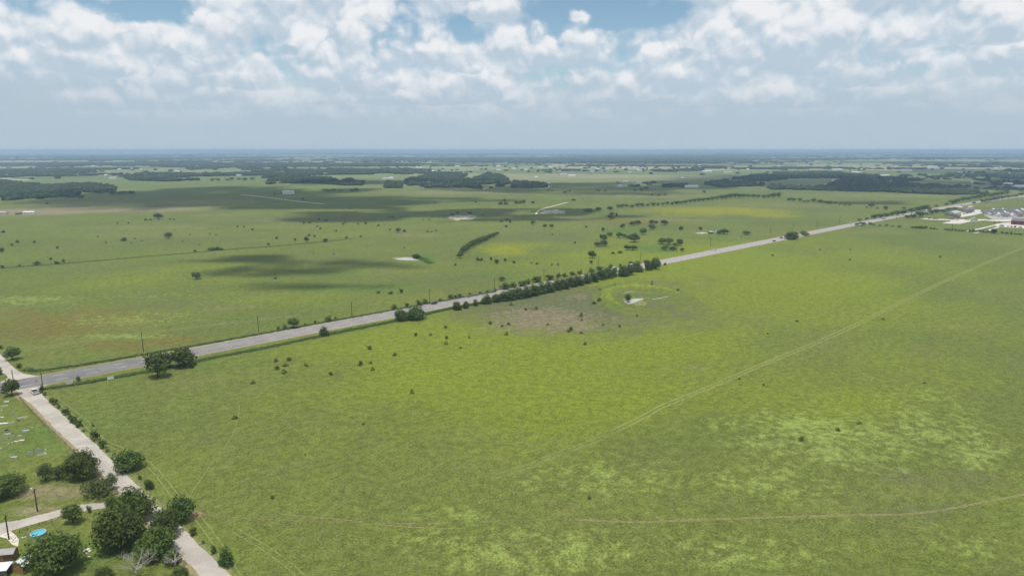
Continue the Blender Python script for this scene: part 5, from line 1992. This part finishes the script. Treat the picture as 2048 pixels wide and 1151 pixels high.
fence('39,797 70,830 110,869 152,910 166,924', 2.6, 1.35, 'dark pipe fence between the cemetery and the county road', 'dark', 4, .02, r=.05)
fence('92,790 110,809 140,840 175,868 215,903 262,950 300,985 340,1022 390,1072 430,1110 480,1156', 4.0, 1.3, 'wire fence along the pasture side of the county road', 'metal', 4, .01)
fence('97,781 150,771 230,757 320,741 420,720 520,700 640,676 760,652 800,644', 5.0, 1.3, 'wire fence along the near side of the highway', 'metal', 4, .01)
fence('50,737 70,741 130,733 220,719 330,700 450,679 560,660 700,634 800,616 990,582', 5.0, 1.3, 'wire fence along the far side of the highway', 'metal', 4, .01)
fence('-20,538 70,531 190,522 300,512 380,506 440,500 540,493 620,486 700,478 760,473 850,463 920,454 990,441', 6.0, 1.3, 'fence line crossing the middle pasture', 'pole', 3, .012, r=.07)
fence('40,1067 60,1058 85,1049 110,1042 128,1036', 2.6, 1.1, 'low fence between the driveway and the pool lawn', 'pole', 2, .03, r=.06)
fence('1745,453 1860,460 1960,466 2060,472', 6.0, 1.4, 'fence between the big pasture and the town', 'pole', 3, .012, r=.07)


def signboard(px, py, W, H, rz, z0, label):
    p = at(px, py)
    o = empty('signboard', p, rz)
    tag(o, label, 'sign')
    q = MB()
    q.box(-W / 2, W / 2, -.03, .03, z0, z0 + H)
    q.build('panel', M['white'], o)
    for x in (-W / 2 - .06, W / 2 + .06):
        q = MB()
        q.box(x - .05, x + .05, -.05, .05, 0, z0 + H + .12)
        q.build('post', M['white'], o)
    for z in (z0 - .05, z0 + H + .03):
        q = MB()
        q.box(-W / 2, W / 2, -.045, .045, z - .04, z + .02)
        q.build('crossbar', M['white'], o)


signboard(139.5, 769, 2.5, 1.25, HA + .15, .35, 'white signboard nearer the junction, seen from behind')
signboard(221.5, 760, 2.3, 1.2, HA - .1, .55, 'white framed signboard nearer the dark tree group')


def stop_sign(px, py, label, face):
    p = at(px, py)
    o = empty('stop_sign', p, face)
    tag(o, label, 'sign')
    q = MB()
    q.tube([(0, .05, 0), (0, .05, 2.9)], .035, 6)
    q.build('post', M['metal'], o)

    def octagon(r_, y0, y1):
        m = MB()
        m.prism([(r_ * math.cos(math.radians(22.5 + 45 * k)), 2.5 + r_ * math.sin(math.radians(22.5 + 45 * k))) for k in range(8)], 'y', y0, y1)
        return m
    pl = octagon(.46, -.012, .0).build('plate', M['white'], o)
    octagon(.425, -.018, -.0125).build('face', M['sign_red'], pl)
    cu = bpy.data.curves.new('lettering', 'FONT')
    cu.body = 'STOP'
    cu.size = .34
    cu.align_x, cu.align_y = 'CENTER', 'CENTER'
    tmp = bpy.data.objects.new('lettering', cu)
    COL.objects.link(tmp)
    dg = bpy.context.evaluated_depsgraph_get()
    me = bpy.data.meshes.new_from_object(tmp.evaluated_get(dg))
    bpy.data.objects.remove(tmp)
    me.materials.clear()
    me.materials.append(M['white'])
    t = link('lettering', me, pl)
    t.location = (0, -.022, 2.5)
    t.rotation_euler = (math.pi / 2, 0, 0)


stop_sign(74, 772, 'red stop sign at the mouth of the county road', math.radians(32))

# ------------------------------------------------------------------ cemetery
GR = {}


def grave(kind, px, py, s, m, label, rz=.0):
    key = (kind, m)
    if key not in GR:
        ps = []
        if kind in ('upright', 'wide'):
            w = .45 if kind == 'upright' else .85
            b = MB()
            b.box(-w - .1, w + .1, -.22, .22, 0, .2)
            ps.append(('base', b.mesh('base', M['stone']), []))
            t = MB()
            t.prism([(-w, .2), (w, .2), (w, .85), (w * .6, 1.0), (0, 1.06), (-w * .6, 1.0), (-w, .85)], 'y', -.12, .12)
            ps.append(('tablet', t.mesh('tablet', M[m]), []))
        elif kind == 'slab':
            b = MB()
            b.prism([(-1.0, 0), (1.0, 0), (1.0, .2), (.95, .25), (-.95, .25), (-1.0, .2)], 'y', -.55, .55)
            ps.append(('slab', b.mesh('slab', M[m]), []))
            t = MB()
            t.box(-1.25, -1.05, -.4, .4, 0, .6)
            ps.append(('headstone', t.mesh('headstone', M[m]), []))
        elif kind == 'curb':
            for nm, bx_ in (('curb', (-1.6, 1.6, -.9, -.75)), ('curb', (-1.6, 1.6, .75, .9)), ('curb', (-1.6, -1.45, -.74, .74)), ('curb', (1.45, 1.6, -.74, .74))):
                c = MB()
                c.box(*bx_, 0, .22)
                ps.append((nm, c.mesh(nm, M[m]), []))
            t = MB()
            t.box(-1.3, -1.1, -.35, .35, 0, .65)
            ps.append(('headstone', t.mesh('headstone', M['stone']), []))
        else:
            b = MB()
            b.box(-.35, .35, -.2, .2, 0, .12)
            ps.append(('base', b.mesh('base', M['stone']), []))
            t = MB()
            t.prism([(-.28, .12), (.28, .12), (.24, .45), (-.24, .45)], 'y', -.1, .1)
            ps.append(('tablet', t.mesh('tablet', M[m]), []))
        GR[key] = ps
    o = place('gravestone', GR[key], at(px, py), rz, label, 'gravestone', 'gravestones in the roadside cemetery')
    o.scale = (s * .72, s * .72, s * .72)


gl = [('slab', 13.5, 803, 1.0, 'pale_stone'), ('curb', 9, 811, .9, 'pale_stone'), ('wide', 26.5, 826, 1.0, 'stone'), ('slab', 4.5, 834, .8, 'pale_stone'), ('slab', 5, 846.5, 1.1, 'white'),
      ('slab', 12, 846, 1.0, 'white'), ('curb', 21.5, 844.5, .9, 'pale_stone'), ('slab', 40, 835.5, 1.1, 'stone'), ('wide', 37, 842, .8, 'dark_stone'), ('wide', 13.5, 862, 1.1, 'dark_stone'),
      ('slab', 15, 868, 1.3, 'stone'), ('upright', 25.4, 874, 1.2, 'stone'), ('upright', 13.5, 878, 1.1, 'stone'), ('upright', 1.7, 880, 1.2, 'stone'), ('slab', 52, 861, 1.5, 'stone'),
      ('slab', 39.5, 871, .9, 'stone'), ('slab', 44, 880, 1.0, 'pale_stone'), ('slab', 33, 882, .8, 'pale_stone'), ('small', 23.7, 885, 1.2, 'pale_stone'), ('small', 17.5, 887, 1.3, 'pale_stone'),
      ('slab', 28, 914, 1.3, 'stone'), ('wide', 60.4, 908, 1.3, 'stone'), ('wide', 77, 902, 1.4, 'stone'), ('curb', 84.5, 908, 1.0, 'pale_stone'), ('small', 91, 900, 1.3, 'pale_stone'),
      ('small', 90, 905, 1.3, 'pale_stone'), ('small', 64, 855, 1.1, 'pale_stone'), ('small', 1.7, 897, 1.5, 'pale_stone'), ('small', 4, 821, 1.3, 'pale_stone'), ('curb', 47, 834, 1.0, 'pale_stone')]
col_w = {'pale_stone': 'pale', 'stone': 'grey', 'white': 'white', 'dark_stone': 'dark'}
kind_w = {'slab': 'slab grave with headstone', 'curb': 'kerbed grave plot', 'wide': 'wide headstone', 'upright': 'upright headstone', 'small': 'small grave marker'}
cnt = {}
for g_ in sorted(gl, key=lambda q: q[1]):
    key = (col_w[g_[4]], kind_w[g_[0]])
    cnt[key] = cnt.get(key, -1) + 1
    grave(*g_, '%s %s, %s of its kind from the left in the cemetery' % (key[0], key[1], nth(cnt[key])), rz=math.radians(18) + random.uniform(-.06, .06))


# ------------------------------------------------------------------ the old homestead beyond the highway
def tank_stand(px, py):
    p = at(px, py)
    o = empty('water_tank', p)
    tag(o, 'small white water tank on a stand at the old homestead', 'tank')
    for x in (-.7, .7):
        for y in (-.7, .7):
            m = MB()
            m.tube([(x, y, 0), (x * .8, y * .8, 2.6)], .08, 5)
            m.build('leg', M['white'], o)
    m = MB()
    m.cyl((0, 0, 3.6), 'z', 1.1, 2.0, 18)
    m.build('tank', M['white'], o)
    m = MB()
    m.tube([(0, 0, 4.6), (0, 0, 5.0), (0, 0, 5.1)], [1.15, .3, .05], 18)
    m.build('lid', M['metal'], o)


tank_stand(1432, 468)
house(1421, 467, 5, 3.5, 2.2, .8, .3, 'plank_dark', 'roof_metal', 'low weathered shed at the old homestead', None, 'shed', 'shed')


# ------------------------------------------------------------------ grass tufts and weeds
def tufts(name, X, Y, S, H, m, blades, seed, label):
    r = np.random.default_rng(seed)
    n = len(X)
    a = r.uniform(0, 6.28, (n, blades))
    lean = r.uniform(.2, .9, (n, blades))
    hh = H[:, None] * r.uniform(.6, 1.2, (n, blades))
    w = S[:, None] * r.uniform(.25, .5, (n, blades))
    cx, cy = X[:, None] + S[:, None] * .25 * np.cos(a), Y[:, None] + S[:, None] * .25 * np.sin(a)
    dx, dy = np.cos(a), np.sin(a)
    v0 = np.stack([cx - dy * w, cy + dx * w, np.zeros_like(cx)], -1)
    v1 = np.stack([cx + dy * w, cy - dx * w, np.zeros_like(cx)], -1)
    v2 = np.stack([cx + dx * lean * S[:, None], cy + dy * lean * S[:, None], hh], -1)
    V = np.stack([v0, v1, v2], 2).reshape(-1, 3)
    F = np.arange(len(V)).reshape(-1, 3)
    o = link(name, np_mesh(name, V, F, [M[m]]))
    tag(o, label, name, None, 'stuff')


def scatter_grass():
    r = np.random.default_rng(5)
    n = 90000
    R = 135 * np.exp(r.uniform(0, math.log(520 / 135), n))
    A = r.uniform(-math.radians(39), math.radians(39), n)
    X, Y = R * np.sin(A), R * np.cos(A)
    ok = ~in_poly(X, Y, [(p.x, p.y) for p in CR_W] + [(p.x, p.y) for p in CR_E[::-1]])
    ok &= ~in_poly(X, Y, [(p.x, p.y) for p in DR_U] + [(p.x, p.y) for p in DR_L[::-1]])
    ok &= ~in_poly(X, Y, [(p.x, p.y) for p in NW_W] + [(p.x, p.y) for p in NW_E[::-1]])
    yc = np.polyval(HW_K, X)
    ok &= np.abs(Y - yc) * .71 > 9.0
    # mown ground of the cemetery and the lawn keeps no tufts
    cl = np.array([(p.x, p.y) for p in CR_W])
    xw = np.interp(Y, cl[::-1, 1][np.argsort(cl[::-1, 1])], cl[::-1, 0][np.argsort(cl[::-1, 1])])
    ok &= (X > xw) | (Y > yc)
    ok &= fbm(X / 9, Y / 9, 77, 3) + .25 * r.random(n) > .55
    X, Y = X[ok], Y[ok]
    k = len(X)
    tufts('grass', X, Y, r.uniform(.15, .42, k), r.uniform(.06, .17, k), 'leaf_grass', 5, 6, 'tufts of taller grass all over the near pasture')


scatter_grass()


def weeds(px, width, n, h, label, seed, m='leaf_weed'):
    P = poly_px(px)
    r = np.random.default_rng(seed)
    pts = resample(P, n)
    X = np.array([p.x for p in pts]) + r.normal(0, width / 2, n)
    Y = np.array([p.y for p in pts]) + r.normal(0, width / 2, n)
    tufts('weeds', X, Y, r.uniform(.4, 1.1, n), r.uniform(.4, 1.0, n) * h, m, 7, seed, label)


weeds('92,777 150,768 230,754 320,738 420,716 520,697 640,672', 1.9, 4200, .5, 'tall green weeds along the near side of the highway', 1)
weeds('640,672 700,660 800,640 900,617 1010,597', 2.2, 2600, .9, 'tall green weeds below the highway hedgerow', 2)
weeds('50,738 70,742 130,734 220,720 330,701 450,680 700,635 990,583', 2.0, 2600, .45, 'weeds along the far side of the highway', 4)
weeds('-20,538 70,531 190,522 300,512 380,506 440,500 540,493 620,486 700,478', 1.6, 2200, .4, 'weeds grown up along the middle fence line', 5, 'leaf_mesq')
weeds('826,512 838,514 850,520 862,527', 4.0, 500, .8, 'bright green reeds at the end of the grey pond', 6)

# ------------------------------------------------------------------ haze
def build_haze():
    mb = MB()
    mb.box(-63000, 63000, -63000, 63000, -1.0, 104.0)
    m = bpy.data.materials.new('haze')
    m.use_nodes = True
    m.node_tree.nodes.clear()
    n = NT(m.node_tree)
    v = n.new('ShaderNodeVolumePrincipled')
    v.inputs['Color'].default_value = (0.56, 0.78, 1.0, 1)
    v.inputs['Density'].default_value = 0.000115
    v.inputs['Anisotropy'].default_value = 0.1
    out = n.new('ShaderNodeOutputMaterial')
    m.node_tree.links.new(v.outputs[0], out.inputs['Volume'])
    o = mb.build('haze', m)
    tag(o, 'pale bluish haze filling the air above the plain', 'haze', None, 'stuff')


build_haze()
